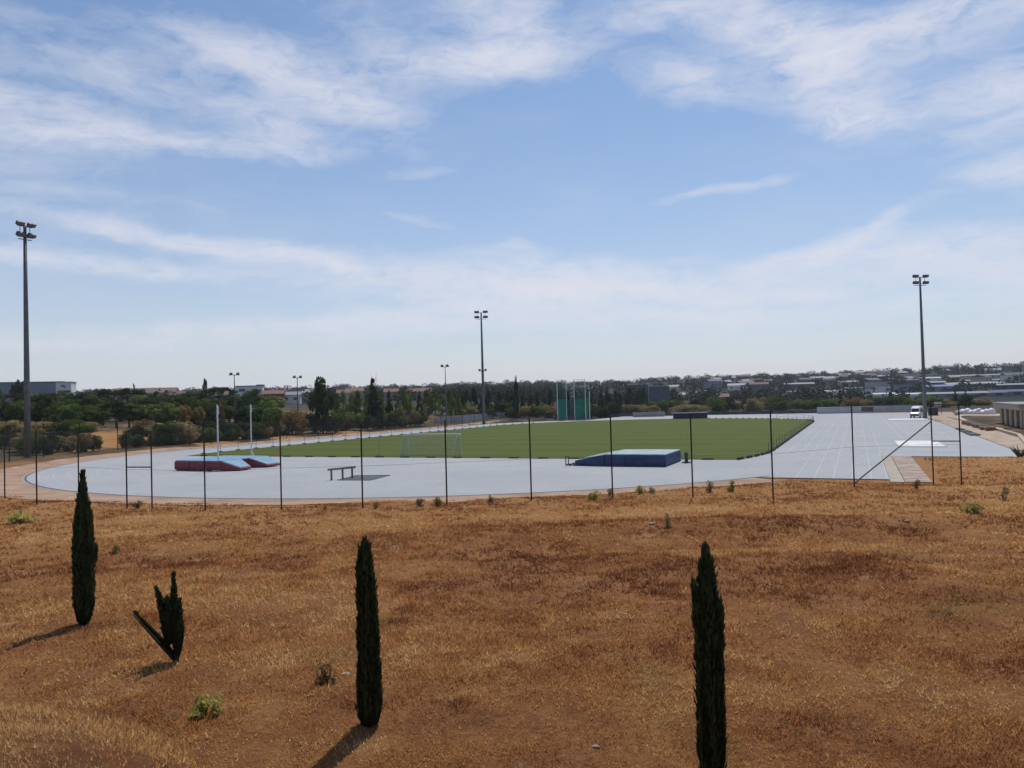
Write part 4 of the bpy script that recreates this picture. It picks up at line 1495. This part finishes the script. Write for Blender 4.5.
def trunk_mesh(name, h, r0, limbs, r, spread=.3):
    mb = MB()
    pts = [(0, 0, -.1)]
    x = y = 0
    for k in range(1, 6):
        x += r.normal() * .02 * spread
        y += r.normal() * .02 * spread
        pts.append((x, y, h * k / 5))
    mb.tube(pts, [r0 * (1 - .16 * k) for k in range(6)], 7)
    for k in range(limbs):
        a = r.uniform(0, 6.28)
        z0 = h * r.uniform(.45, .95)
        L = spread * r.uniform(.5, 1.0)
        mb.tube([(0, 0, z0), (L * .5 * math.cos(a), L * .5 * math.sin(a), z0 + .10), (L * math.cos(a), L * math.sin(a), z0 + .24)], [r0 * .5, r0 * .35, r0 * .15], 5)
    o = mb.build(name, bark, smooth=True)
    me = o.data
    bpy.data.objects.remove(o)
    return me


LM = {
    'broad': leaf_mat('broadleaf', (.034, .058, .014), (.16, .225, .048), .35, .4),
    'dark': leaf_mat('dark_evergreen', (.020, .034, .015), (.068, .098, .036), .25, .22),
    'pale': leaf_mat('pale_green_foliage', (.075, .11, .028), (.26, .33, .085), .25, .42),
    'olive': leaf_mat('olive_scrub', (.17, .14, .06), (.42, .34, .15), .2, .45, (.15, .095, .045)),
    'brown': leaf_mat('browning_foliage', (.15, .105, .035), (.36, .235, .08), .2, .4),
    'cypress': leaf_mat('cypress_sprays', (.018, .026, .012), (.078, .100, .040), .1, .15),
    'shrub': leaf_mat('meadow_shrub', (.24, .21, .05), (.55, .48, .13), .1, .45),
}


def proto(kind, m, seed):
    """unit tree: height 1, crown width about 1 (scaled per tree)"""
    r = np.random.default_rng(seed)
    C_, R_ = [], []
    if kind == 'round':
        for k in range(46):
            d = r.normal(size=3)
            d /= np.linalg.norm(d)
            q = r.uniform(.35, .95)
            C_.append((d[0] * .40 * q, d[1] * .40 * q, .60 + d[2] * .33 * q))
            s = r.uniform(.07, .14)
            R_.append((s, s, s * .8))
        n, sz, th, tr, lm_ = 4600, .038, .55, .035, 6
    elif kind == 'cone':
        for k in range(64):
            z = r.uniform(.10, 1.0)
            w = .46 * (1 - z) ** .85 + .015
            a = r.uniform(0, 6.28)
            q = w * r.uniform(.45, 1.0)
            C_.append((q * math.cos(a), q * math.sin(a), z * .97))
            s = .035 + .09 * (1 - z)
            R_.append((s, s, s * .75))
        n, sz, th, tr, lm_ = 4200, .034, .9, .022, 8
    elif kind == 'column':
        for k in range(50):
            z = r.uniform(.06, .97)
            w = .40 * math.sin(min(1, z * 1.7 + .12) * math.pi / 2) * (1 - z ** 3.2) + .02
            a = r.uniform(0, 6.28)
            q = w * r.uniform(.4, 1.0)
            C_.append((q * math.cos(a), q * math.sin(a), z))
            s = r.uniform(.07, .14)
            R_.append((s, s, s * .7))
        n, sz, th, tr, lm_ = 4000, .034, .8, .03, 4
    elif kind == 'bush':
        for k in range(36):
            d = r.normal(size=3)
            d /= np.linalg.norm(d)
            q = r.uniform(.3, 1)
            C_.append((d[0] * .42 * q, d[1] * .42 * q, .42 + d[2] * .40 * q))
            s = r.uniform(.09, .2)
            R_.append((s, s, s * .8))
        n, sz, th, tr, lm_ = 3400, .042, .4, .03, 7
    elif kind == 'pine':
        for k in range(44):
            a = r.uniform(0, 6.28)
            q = .44 * math.sqrt(r.uniform(0, 1))
            z = .78 + .18 * (1 - (q / .44) ** 2) + r.normal() * .04
            if k > 34:
                z = r.uniform(.45, .7)
                q *= .6
            C_.append((q * math.cos(a), q * math.sin(a), z))
            s = r.uniform(.06, .11)
            R_.append((s, s, s * .55))
        n, sz, th, tr, lm_ = 3800, .032, .8, .03, 8
    v, f, tnt = leaves(C_, R_, n, sz, r)
    return fast_mesh('crown', v, f, LM[m], tnt), trunk_mesh('trunk', th, tr, lm_, r)


PROTO = {}


def tree(kind, m, px, yt, Y, wpx, label, group=None, name='tree', seed=None, yb=None):
    key = (kind, m, random.randrange(3) if seed is None else seed)
    if key not in PROTO:
        PROTO[key] = proto(*key[:2], hash_(key))
    while footprint(np.array([ray(px, yt)[0] * Y]), np.array([Y]))[0][0] < 7:
        Y += 4
    X = ray(px, yt)[0] * Y
    z = T(X, Y)
    h = max(zat(px, yt, Y) - z, 1.2)
    w = wpx / F * Y
    t = thing(name, label, 'tree' if name != 'bush' else 'bush', (X, Y, z - .05), random.uniform(0, 6.28), group)
    t.scale = (w, w, h)
    cm, tm = PROTO[key]
    link('trunk', tm, t)
    link('crown', cm, t)
    return t


def hash_(k):
    return sum(ord(c) * (i + 3) for i, c in enumerate(k[0] + k[1])) * 7 + k[2] * 101


# single trees one can point at
tree('round', 'dark', 322, 374.5, 150, 30, 'big round dark tree rising above all others left of centre', name='broadleaf_tree', seed=0)
tree('cone', 'dark', 372.5, 376.5, 160, 24, 'pointed dark conifer with a tall tip right of the big round tree', name='conifer', seed=1)
tree('column', 'dark', 204.5, 380, 190, 11, 'dark narrow column shaped tree left of the white uprights', name='cypress_tree', seed=0)
tree('column', 'dark', 516, 377.5, 230, 8, 'thin dark tree spiking above the wood left of the throwing cage', name='cypress_tree', seed=1)
tree('cone', 'dark', 133.5, 382.5, 300, 7, 'tiny dark pointed conifer above the long brown roof', name='conifer', seed=0)
tree('round', 'dark', 18, 378, 260, 17, 'dark bushy tree in front of the grey factory hall', name='broadleaf_tree', seed=1)
tree('round', 'brown', 184, 404, 140, 18, 'browning tree left of the first white upright', name='broadleaf_tree', seed=0)
tree('round', 'brown', 199, 405, 142, 16, 'yellow brown tree just left of the first white upright', name='broadleaf_tree', seed=1)
tree('column', 'brown', 221, 401, 150, 8, 'thin rusty tree behind the first white upright', name='broadleaf_tree', seed=2)
tree('bush', 'brown', 292, 406, 150, 34, 'wide russet bush left of the big round tree', name='bush', seed=0)
tree('bush', 'olive', 272, 408, 145, 26, 'olive bush beside the wide russet bush', name='bush', seed=1)
tree('bush', 'olive', 687, 402, 262, 40, 'wide brownish shrub mound behind the navy covered bed', name='bush', seed=0)
rt = random.Random(5)
# belt of trees behind the left bend
for k in range(58):
    px = -28 + k * 5.3 + rt.uniform(-3, 3)
    row = k % 3
    Y = (150, 180, 225)[row] + rt.uniform(-10, 10)
    yt = (402, 396, 391)[row] + rt.uniform(-3.5, 3)
    kind, m = rt.choice([('round', 'broad'), ('bush', 'dark'), ('round', 'pale'), ('pine', 'dark'), ('round', 'broad'), ('bush', 'broad'), ('cone', 'broad')])
    if 255 < px:
        yt += 3
    tree(kind, m, px, yt, Y, rt.uniform(24, 36), 'green tree in the dense belt behind the left end of the track', 'trees of the belt behind the left bend', 'broadleaf_tree')
for k in range(26):
    px = -20 + k * 11 + rt.uniform(-5, 5)
    if 92 < px < 128:
        continue
    Y = rt.uniform(116, 135)
    tree('bush', rt.choice(['dark', 'olive', 'broad']), px, rt.uniform(415, 424), Y, rt.uniform(20, 34), 'low dark bush at the foot of the left tree belt', 'bushes at the foot of the left belt', 'bush')
for k in range(34):
    px = -15 + k * 8.4 + rt.uniform(-4, 4)
    if 96 < px < 126:
        continue
    tree('bush', rt.choice(['olive', 'dark', 'olive', 'broad']), px, rt.uniform(427, 433) - max(0, px - 150) * .06, rt.uniform(100, 112), rt.uniform(12, 24), 'small scrubby bush on the slope between the track and the left trees', 'scrubby bushes on the slope beside the track', 'bush')
# pale green row in the middle
for k in range(17):
    px = 336 + k * 7.6 + rt.uniform(-2, 2)
    tree(rt.choice(['cone', 'column', 'column']), 'pale' if k % 4 != 3 else 'broad', px, rt.uniform(388.5, 394), rt.uniform(165, 190) if px < 425 else rt.uniform(222, 240), rt.uniform(13, 18), 'pale green upright tree in the row behind the far straight', 'pale green trees behind the far straight', 'upright_tree')
for k in range(14):
    px = 298 + k * 9.5 + rt.uniform(-4, 4)
    tree('bush', rt.choice(['broad', 'dark', 'olive']), px, rt.uniform(406, 411), rt.uniform(150, 165), rt.uniform(14, 24), 'green bush under the pale upright trees', 'bushes under the pale green trees', 'bush')
# dark pines and cypresses behind the middle mast
for k in range(26):
    px = 452 + k * 7.7 + rt.uniform(-2.5, 2.5)
    yt = rt.uniform(385.5, 391) if px < 505 else rt.uniform(386.5, 392)
    tree(rt.choice(['column', 'cone', 'cone']), 'dark', px, yt, rt.uniform(250, 290), rt.uniform(8, 14), 'dark slender tree in the wood beyond the far bend', 'dark slender trees beyond the far bend', 'conifer')
for k in range(16):
    px = 462 + k * 12.5 + rt.uniform(-4, 4)
    tree('bush', rt.choice(['broad', 'dark', 'olive']), px, rt.uniform(399, 404), rt.uniform(235, 250), rt.uniform(18, 28), 'rounded green bush in front of the dark slender trees', 'bushes in front of the dark slender trees', 'bush')
# shrub belt beyond the far bend and the plaza
for k in range(44):
    px = 640 + k * 9.0 + rt.uniform(-4, 4)
    if px > 985:
        break
    Y = rt.uniform(262, 340)
    yt = rt.uniform(393, 399) if px < 830 else rt.uniform(392.5, 398)
    tree('bush', rt.choice(['broad', 'olive', 'broad', 'dark']), px, yt, Y, rt.uniform(16, 28), 'green shrub in the long belt below the hillside halls', 'shrubs of the long belt below the hillside', 'bush')
for px, yt in ((955, 390), (965, 389), (840, 390), (850, 392)):
    tree('cone', 'dark', px, yt, rt.uniform(275, 300), 8, 'small dark conifer standing up from the shrub belt', 'small conifers in the shrub belt', 'conifer')

# far wood on the hills: one mass
r = np.random.default_rng(77)
cs, rs = [], []
n_try = 0
while len(cs) < 3600 and n_try < 60000:
    n_try += 1
    th_ = r.uniform(-.72, .72)
    rd = r.uniform(430, 1750)
    x, y = rd * math.sin(th_), rd * math.cos(th_)
    dn_ = float(fbm(np.array([x * .006]), np.array([y * .006]), 60))
    crest = rd > 1330
    if th_ > .06 and not crest and (dn_ < -.06 or r.uniform() < .25) and rd > 470:
        continue
    pq = pix(x, y, T(x, y) + 3)
    if any(b[0] + 1 < pq[0] < b[1] - 1 and b[3] - 1 < pq[1] < b[2] - 1.0 and rd < 1100 for b in B):
        continue
    if crest and r.uniform() < .12:
        continue
    s = r.uniform(2.6, 5.2) if not crest else r.uniform(3.0, 6.5)
    cs.append((x, y, T(x, y) + s * .7))
    rs.append((s * 1.25, s * 1.25, s * r.uniform(.85, 1.35)))
cs, rs = np.array(cs), np.array(rs)
v, f, tnt = leaves(cs, rs, 300000, 1.55, r, up=.5, aspect=1.2)
setting(link('far_wood', fast_mesh('far_wood', v, f, leaf_mat('far_wood_foliage', (.020, .032, .018), (.050, .066, .034), 0, .1), tnt)), 'stuff')

# thin masts on the ridge
for px, yt in ((898, 367), (912, 367), (919, 368), (940, 370), (703, 382)):
    X, Y = ray(px, yt)[0] * 1300, 1300
    t = thing('radio_mast', 'hair thin mast on the far ridge line', 'mast', (X, Y, T(X, Y)), 0, 'thin masts on the far ridge')
    hh_ = zat(px, yt, Y) - T(X, Y)
    MB().tube([(0, 0, 0), (0, 0, hh_)], [.5, .22], 6).build('pole', wall_dark, t)
    MB().box((0, 0, hh_ * .9), (2.2, .3, .3)).build('antenna', wall_dark, t)

# ------------------------------------------------------------------ foreground cypresses


def spray_column(profile, h, n, size, r, lean=(0, 0), wob=.0):
    """upright sprays hugging a column; profile: list of (fraction of height, radius left, radius right)"""
    pf_ = np.array(profile)
    zf = r.uniform(0, 1, n) ** .9
    a = r.uniform(0, 2 * math.pi, n)
    rl, rr = np.interp(zf, pf_[:, 0], pf_[:, 1]), np.interp(zf, pf_[:, 0], pf_[:, 2])
    rad_ = np.where(np.cos(a) < 0, rl, rr) * (.55 + .45 * np.abs(np.cos(a))) + (.5 * (rl + rr)) * .45 * (1 - np.abs(np.cos(a)))
    ridge = 1 + .09 * np.sin(a * 7 + zf * 5) + .06 * np.sin(a * 13 - zf * 9)
    q = r.uniform(.78, 1.03, n) * ridge
    rad_ = np.maximum(rad_ - .42 * size, .012)
    x = rad_ * q * np.cos(a) + lean[0] * zf * h
    y = rad_ * q * np.sin(a) + lean[1] * zf * h
    z = zf * h
    p = np.stack([x, y, z], 1)
    out_ = np.stack([np.cos(a), np.sin(a), np.zeros(n)], 1)
    up = np.array([lean[0], lean[1], 1.0])[None] + out_ * r.uniform(-.02, .30, n)[:, None] + r.normal(size=(n, 3)) * .10
    up /= np.linalg.norm(up, axis=1)[:, None]
    side = np.cross(up, out_ + r.normal(size=(n, 3)) * .6)
    side /= np.linalg.norm(side, axis=1)[:, None]
    L = (size * r.uniform(.6, 1.5, n))[:, None]
    wd_ = L * r.uniform(.14, .24, n)[:, None]
    v = np.stack([p - side * wd_ * .4, p + side * wd_ * .4, p + up * L * .55 + side * wd_ * .5, p + up * L, p + up * L * .55 - side * wd_ * .5], 1)
    # first four plus tip: build two quads as a kite of 4 corners
    v = np.stack([v[:, 0], v[:, 2], v[:, 3], v[:, 4]], 1).reshape(-1, 3)
    f = np.arange(4 * n).reshape(-1, 4)
    cl = np.sin(a * 5 + 3) * .5 + .5
    t = np.clip(.45 * cl + r.uniform(0, .6, n) + .1 * np.sin(zf * 40 + a * 3), 0, 1)
    return v, f, np.repeat(t, 4)


def core(mb, profile, h, lean=(0, 0), s=.80):
    prof_ = [(f, (a + b) / 2, (b - a) / 2) for f, a, b in profile]
    mb.tube([(c + lean[0] * f * h, lean[1] * f * h, f * h) for f, w, c in prof_], [max(.004, w * s) for f, w, c in prof_], 12)


def cypress(px, yb, yt, prof_px, label, n, seed, lean_px=0, extra=(), z_hint=None):
    x, y, z = hit(px, yb) if z_hint is None else z_hint
    pxm = F / y
    h = zat(px, yt, y) - z - .08
    r = np.random.default_rng(seed)
    t = thing('cypress_tree', label, 'tree', (x, y, z - .02), 0, 'young cypresses in the dry meadow')
    lean = (lean_px / pxm / h, 0)
    pr = [(f, a / pxm, b / pxm) for f, a, b in prof_px]
    parts = [spray_column(pr, h, n, .13, r, lean)]
    cm = MB()
    core(cm, pr, h, lean)
    for ex, f0, f1, wpx in extra:            # side shoots: offset px, from/to height fraction, width px
        ph = (f1 - f0) * h
        w = wpx / pxm
        pe = [(0, w * .55, w * .55), (.35, w * .6, w * .6), (.75, w * .4, w * .4), (1, .006, .006)]
        v, f, tt = spray_column(pe, ph, max(60, int(n * .05 * (f1 - f0) * 3)), .13, r, (0, 0))
        v = v + np.array([ex / pxm + lean[0] * f0 * h, r.uniform(-.02, .02), f0 * h])
        parts.append((v, f, tt))
    V, Fc, Tt, o = [], [], [], 0
    for v, f, tt in parts:
        V.append(v)
        Fc.append(f + o)
        Tt.append(tt)
        o += len(v)
    link('crown', fast_mesh('crown', np.vstack(V), np.vstack(Fc), LM['cypress'], np.concatenate(Tt)), t)
    co = cm.build('inner_foliage', LM['cypress'], t, smooth=True)
    MB().tube([(0, 0, -.15), (0, 0, .25)], [.035, .03], 8).build('trunk', bark, t)
    return t


cypress(86.5, 623, 471, [(0, 3, 4), (.03, 8, 8), (.12, 10.5, 11), (.5, 11.5, 11.5), (.66, 9.5, 9), (.8, 7, 6.5), (.9, 4.5, 4.5), (1, .4, .4)],
        'plump pointed cypress standing nearest the left edge of the meadow', 9000, 1, 1.0,
        extra=((12, .40, .51, 3.0), (8, .55, .73, 7), (-8, .5, .66, 6)))
cypress(371.5, 722, 543, [(0, 4, 4), (.02, 12, 11), (.08, 14, 14), (.3, 13, 14), (.42, 11, 13.5), (.7, 11, 12), (.88, 10.5, 9.5), (.95, 7, 7.5), (1, 1.5, 1.5)],
        'slim straight blunt topped cypress at the middle of the dry meadow', 10000, 2, -1.5,
        extra=((-8.5, .42, .53, 4), (9.5, .12, .24, 5), (-4, .86, .985, 5), (3, .86, 1.0, 5), (0, .88, 1.035, 4)))
xr, yr, zr = hit(710, 763)
xr, yr = ray(710, 770)[0] * 10.1, 10.1
cypress(710, 775, 546, [(0, 6, 6), (.02, 14, 14), (.1, 15.5, 16), (.5, 15, 16), (.75, 13.5, 13), (.83, 9, 10), (.92, 5.5, 6), (1, .5, .5)],
        'tall dark cypress with ragged spiky tip nearest the bottom right', 12000, 3, .5,
        extra=((-12.5, .66, .855, 4.5), (13, .55, .76, 4.5), (7, .72, .87, 6), (-5, .78, .93, 5), (4, .82, .96, 4)), z_hint=(xr, yr, T(xr, yr)))

# damaged young cypress: several shoots from one base and one thrown to the left
xd, yd, zd = hit(179, 660)
pm_ = F / yd
br = thing('broken_cypress', 'broken young cypress with split shoots, one leaning far left', 'tree', (xd, yd, zd - .02))
rq = np.random.default_rng(21)
V, Fc, Tt, o = [], [], [], 0
cm = MB()
for (bx0, bz0, tx0, tz0, wp) in ((0, 4, -40, 47, 4.4), (0, 10, -2, 84, 6.5), (-3, 22, -19, 70, 7.5), (0, 3, 4, 46, 7.0), (-6, 18, -9, 60, 5.0), (-4, 20, -6, 56, 5.5), (-2, 14, 2, 58, 7), (-8, 14, -14, 44, 5)):
    h = (tz0 - bz0) / pm_
    w = wp * 1.35 / pm_
    lean = ((tx0 - bx0) / pm_ / h, rq.uniform(-.1, .1))
    pe = [(0, w * .25, w * .25), (.25, w * .6, w * .6), (.6, w * .62, w * .62), (.85, w * .4, w * .4), (1, .008, .008)] if wp > 4.5 else [(0, w * .3, w * .5), (.5, w * .4, w * .7), (.9, w * .4, w * .4), (1, .01, .01)]
    v, f, tt = spray_column(pe, h, 1100, .11, rq, lean)
    offs = np.array([bx0 / pm_, rq.uniform(-.05, .05), bz0 / pm_])
    V.append(v + offs)
    Fc.append(f + o)
    Tt.append(tt)
    o += len(v)
    cc = MB()
    core(cc, pe, h, lean, .75)
    cm.add([tuple(np.array(p) + offs) for p in cc.v], cc.f)
link('crown', fast_mesh('crown', np.vstack(V), np.vstack(Fc), LM['cypress'], np.concatenate(Tt)), br)
cm.build('inner_foliage', LM['cypress'], br, smooth=True)
tb = MB()
tb.tube([(0, 0, -.1), (0, 0, .25), (-.05, 0, .7)], [.05, .04, .02], 8)
tb.tube([(0, 0, 0), (-20 / pm_, -.03, 24 / pm_), (-41 / pm_, -.05, 49 / pm_)], [.035, .024, .010], 8)
tb.build('trunk', mat('dark_bark', (.03, .025, .02), .95), br)

# ------------------------------------------------------------------ small shrubs, stones, dry grass


def shrub(px, yb, yt, wpx, label, seed, m='shrub', group=None, name='shrub', n=170):
    x, y, z = hit(px, yb, 6, 120)
    r = np.random.default_rng(seed)
    h = max(zat(px, yt, y) - z, .15)
    w = wpx / F * y
    C_, R_ = [], []
    for k in range(14):
        a, q = r.uniform(0, 6.28), r.uniform(0, .42)
        zz = r.uniform(.10, .78) * (1 - q * .5)
        C_.append((q * math.cos(a) * w, q * math.sin(a) * w, zz * h))
        s = r.uniform(.12, .22)
        R_.append((s * w, s * w, s * h))
    sz = .10 * max(w, h * .6)
    v, f, tnt = leaves(C_, R_, n, sz * .8, r, vertical=1.6, aspect=4.2)
    t = thing(name, label, 'shrub', (x, y, z), 0, group)
    link('foliage', fast_mesh('foliage', v, f, LM[m], tnt), t)
    st_ = MB()
    for k in range(6):
        a = r.uniform(0, 6.28)
        st_.tube([(0, 0, -.03), (.2 * w * math.cos(a), .2 * w * math.sin(a), h * .5)], [.012, .006], 5)
    st_.build('stem', bark, t)
    return t


SH = [(593, 500, 486, 14, 'shrub', 'bright green round shrub at the fence just left of a post'), (640, 494, 483, 12, 'shrub', 'yellow green shrub on the dirt band under the navy mat'),
      (651, 494, 486, 8, 'olive', 'small olive shrub right of the yellow green shrub'), (609, 496, 486, 7, 'olive', 'thin olive shrub beside the fence post left of the navy mat'),
      (732, 491, 479, 12, 'shrub', 'rounded green shrub right of the fence post near the straight'), (710, 492, 477, 10, 'olive', 'thin grey olive weed clump left of the rounded green shrub'),
      (667, 526, 511, 9, 'olive', 'dark olive weed standing alone on the terrace below the navy mat'), (420, 506, 497, 12, 'olive', 'dry olive shrub on the dirt band left of a fence post'),
      (438, 506, 496, 11, 'olive', 'dry bushy weed touching the fence post in front of the goal'), (490, 503, 494, 8, 'olive', 'small dry weed on the dirt band in front of the goal'),
      (326, 510, 502, 5, 'olive', 'tiny dry weed on the dirt band below the barrier'), (376, 508, 500, 8, 'olive', 'small dry shrub on the dirt band below the water pit'),
      (207, 713, 690, 32, 'shrub', 'yellow green spreading shrub below the broken cypress'), (329, 682, 655, 22, 'brown', 'rust brown shrub left of the middle cypress'),
      (138, 508, 499, 11, 'olive', 'olive weed between the two left gate posts'), (20, 522, 512, 24, 'shrub', 'wide grey green weed patch near the left fence'),
      (117, 553, 543, 10, 'olive', 'grey green weed right of the plump cypress'), (972, 512, 502, 22, 'shrub', 'grey green weed patch below the right gate posts'),
      (1004, 500, 482, 10, 'olive', 'upright dry weed at the right of the meadow'), (915, 489, 478, 10, 'olive', 'dry weed at the foot of the slab path')]
for k, (px, yb, yt, w, m, lab) in enumerate(SH):
    shrub(px, yb, yt, w, lab, 300 + k, m)

# agave at the edge of the plaza
xa, ya, _ = G(1019, 457.5, .1)
ag = thing('agave', 'spiky grey green agave at the right end of the plaza edge', 'agave', (xa, ya, T(xa, ya)))
agm = mat('agave_leaf', (.05, .075, .05), .6, (.08, .10, .07), 3)
for k in range(14):
    a = k * 2.4
    tl = .35 + .9 * ((k * 5) % 7) / 7
    L = 1.0
    p1 = (math.cos(a) * L * .35, math.sin(a) * L * .35, .25 + .35 * tl)
    p2 = (math.cos(a) * L * .75, math.sin(a) * L * .75, .35 + .75 * tl)
    MB().tube([(0, 0, 0), p1, p2], [.09, .07, .006], 6).build('leaf', agm, ag)

# small flowering weed at the foot of the right cypress
fl = thing('flowering_weed', 'small pink white flowering weed at the foot of the spiky cypress', 'weed', (xr + .02, yr - .75, T(xr + .02, yr - .75)))
stm, flm = MB(), MB()
rf2 = random.Random(3)
for k in range(12):
    a, L = rf2.uniform(0, 6.28), rf2.uniform(.12, .3)
    tip = (math.cos(a) * L * .5, math.sin(a) * L * .5, L * 1.3)
    stm.tube([(0, 0, 0), tip], [.005, .003], 4)
    for q in range(3):
        c = (tip[0] + rf2.uniform(-.02, .02), tip[1] + rf2.uniform(-.02, .02), tip[2] - q * .04)
        flm.tube([(c[0], c[1], c[2] - .012), c, (c[0], c[1], c[2] + .012)], [.004, .016, .004], 6)
stm.build('stem', bark, fl)
flm.build('blossom', mat('pale_petals', (.55, .38, .36), .8, (.6, .5, .45), 8), fl)

stone_m = mat('pale_stone', (.36, .29, .23), .9, (.24, .18, .13), 9)
ST = [(347, 673, 0.065, 'largest pale stone right of the foot of the middle cypress'), (336, 677, 0.040, 'pale stone left of the largest stone by the middle cypress'),
      (906, 521, 0.080, 'lone white stone on the terrace line at the right'), (440, 632, 0.040, 'pale stone far right of the middle cypress, lower of two'),
      (213, 700, 0.035, 'small stone by the yellow green shrub'), (652, 524, 0.110, 'flat pale stone on the terrace below the navy mat'),
      (572, 571, 0.050, 'pale stone alone in the brown meadow below the fence'), (595, 745, 0.045, 'reddish stone in the grass left of the spiky cypress')]
for k, (px, py, rad_s, lab) in enumerate(ST):
    x, y, z = hit(px, py)
    o = link('stone', lump('stone', stone_m, rad_s, 50 + k, (1.4, 1, .6)))
    o.location = (x, y, z + rad_s * .15)
    tag(o, lab, 'stone')


# dry grass: blades over the meadow, one mass
def grass():
    r = np.random.default_rng(4)
    n = 340000
    d = np.exp(r.uniform(math.log(3.2), math.log(88), n))
    a = r.uniform(-.80, .80, n)
    x, y = d * np.sin(a), d * np.cos(a)
    fd, fu, fv = footprint(x, y)
    keep = (fd > np.where(fv > 40, .4, 3.6) + np.where(fv > 40, .8, 3.2) * vnoise(x * .35, y * .35, 71)) & (y > 2.6) & (fu < -40)
    clump = fbm(x * .55, y * .55, 33) + .6 * fbm(x * 2.2, y * 2.2, 35)
    keep &= r.uniform(0, 1, n) < np.clip(.72 + 2.0 * clump, .2, 1)
    x, y, d, clump = x[keep], y[keep], d[keep], clump[keep]
    n = len(x)
    z = terrain(x, y)
    K = 3
    x, y, z, d, clump = [np.repeat(q, K) for q in (x, y, z, d, clump)]
    m = n * K
    sc = .45 + .55 * np.clip(d / 16, 0, 1.6)
    x = x + r.normal(size=m) * .05 * sc
    y = y + r.normal(size=m) * .05 * sc
    h = (.03 + .075 * r.uniform(0, 1, m) ** 1.7 + .10 * np.clip(clump, 0, .6)) * np.clip(.06 + .055 * d, .27, 1.15)
    w = (.0010 + .00082 * d) * r.uniform(.6, 1.4, m)
    th = r.uniform(0, 2 * math.pi, m)
    ln = h * r.uniform(.2, 1.3, m)
    ph = r.uniform(0, 2 * math.pi, m)
    bx, by = np.cos(th) * w, np.sin(th) * w
    tx, ty = np.cos(ph) * ln, np.sin(ph) * ln
    v = np.stack([np.stack([x - bx, y - by, z - .01], 1), np.stack([x + bx, y + by, z - .01], 1), np.stack([x + tx, y + ty, z + h], 1)], 1).reshape(-1, 3)
    f = np.arange(3 * m).reshape(-1, 3)
    zone = np.clip(.42 + 2.1 * fbm(x * .16, y * .30, 90) + 1.3 * fbm(x * .8, y * .8, 91) + .5 * fbm(x * 3, y * 3, 92), 0, 1)
    pale = sm(.16, .30, fbm(x * .9, y * 1.3, 120))
    h = h * (1 - .55 * pale)
    zone = zone + .45 * pale - .30 * sm(.14, .28, fbm(x * .45 + 9, y * .8, 131))
    tint = np.clip(zone * .75 + r.normal(size=m) * .16 + .03 + .26 * sm(29, 38, d) + .07 * sm(8.5, 5.5, d) * sm(0, -3, x), 0, 1)
    return v, f, np.repeat(tint, 3)


def grass_mat():
    m = bpy.data.materials.new('dry_grass_blades')
    m.use_nodes = True
    N = NT(m.node_tree)
    m.node_tree.nodes.remove(m.node_tree.nodes['Principled BSDF'])
    outn = m.node_tree.nodes['Material Output']
    a = N.n('ShaderNodeAttribute', attribute_name='tint')
    c = N.ramp(a.outputs['Fac'], [(0, (.18, .074, .036)), (.3, (.36, .152, .062)), (.55, (.51, .25, .092)), (.8, (.64, .37, .14)), (1, (.74, .51, .24))])
    t = N.n('ShaderNodeTexCoord').outputs['Object']
    g = N.noise(N.mapping(t, (13, 7, 0)), .22, 5, .6).outputs[0]
    c = N.mix(N.math('MULTIPLY', N.smooth(g, .58, .76), .5), c, (.15, .13, .04))
    d = N.n('ShaderNodeBsdfDiffuse')
    tr = N.n('ShaderNodeBsdfTranslucent')
    N.l(c, d.inputs[0])
    N.l(c, tr.inputs[0])
    mx = N.n('ShaderNodeMixShader')
    mx.inputs[0].default_value = .5
    N.l(d.outputs[0], mx.inputs[1])
    N.l(tr.outputs[0], mx.inputs[2])
    N.l(mx.outputs[0], outn.inputs[0])
    return m


v, f, tnt = grass()
setting(link('dry_grass', fast_mesh('dry_grass', v, f, grass_mat(), tnt)), 'stuff')

# ------------------------------------------------------------------ haze
if HAZE > 0:
    hzm = bpy.data.materials.new('haze_air')
    hzm.use_nodes = True
    N = NT(hzm.node_tree)
    hzm.node_tree.nodes.remove(hzm.node_tree.nodes['Principled BSDF'])
    pv = N.n('ShaderNodeVolumePrincipled')
    pv.inputs['Color'].default_value = (.82, .86, .99, 1)
    pv.inputs['Density'].default_value = HAZE
    pv.inputs['Anisotropy'].default_value = .2
    N.l(pv.outputs[0], hzm.node_tree.nodes['Material Output'].inputs['Volume'])
    zmin, zmax = float(GZ.min()) - 1.0, 95.0
    o = MB().box((0, 0, (zmin + zmax) / 2), (5600, 5600, zmax - zmin)).build('haze', hzm)
    setting(o, 'stuff')
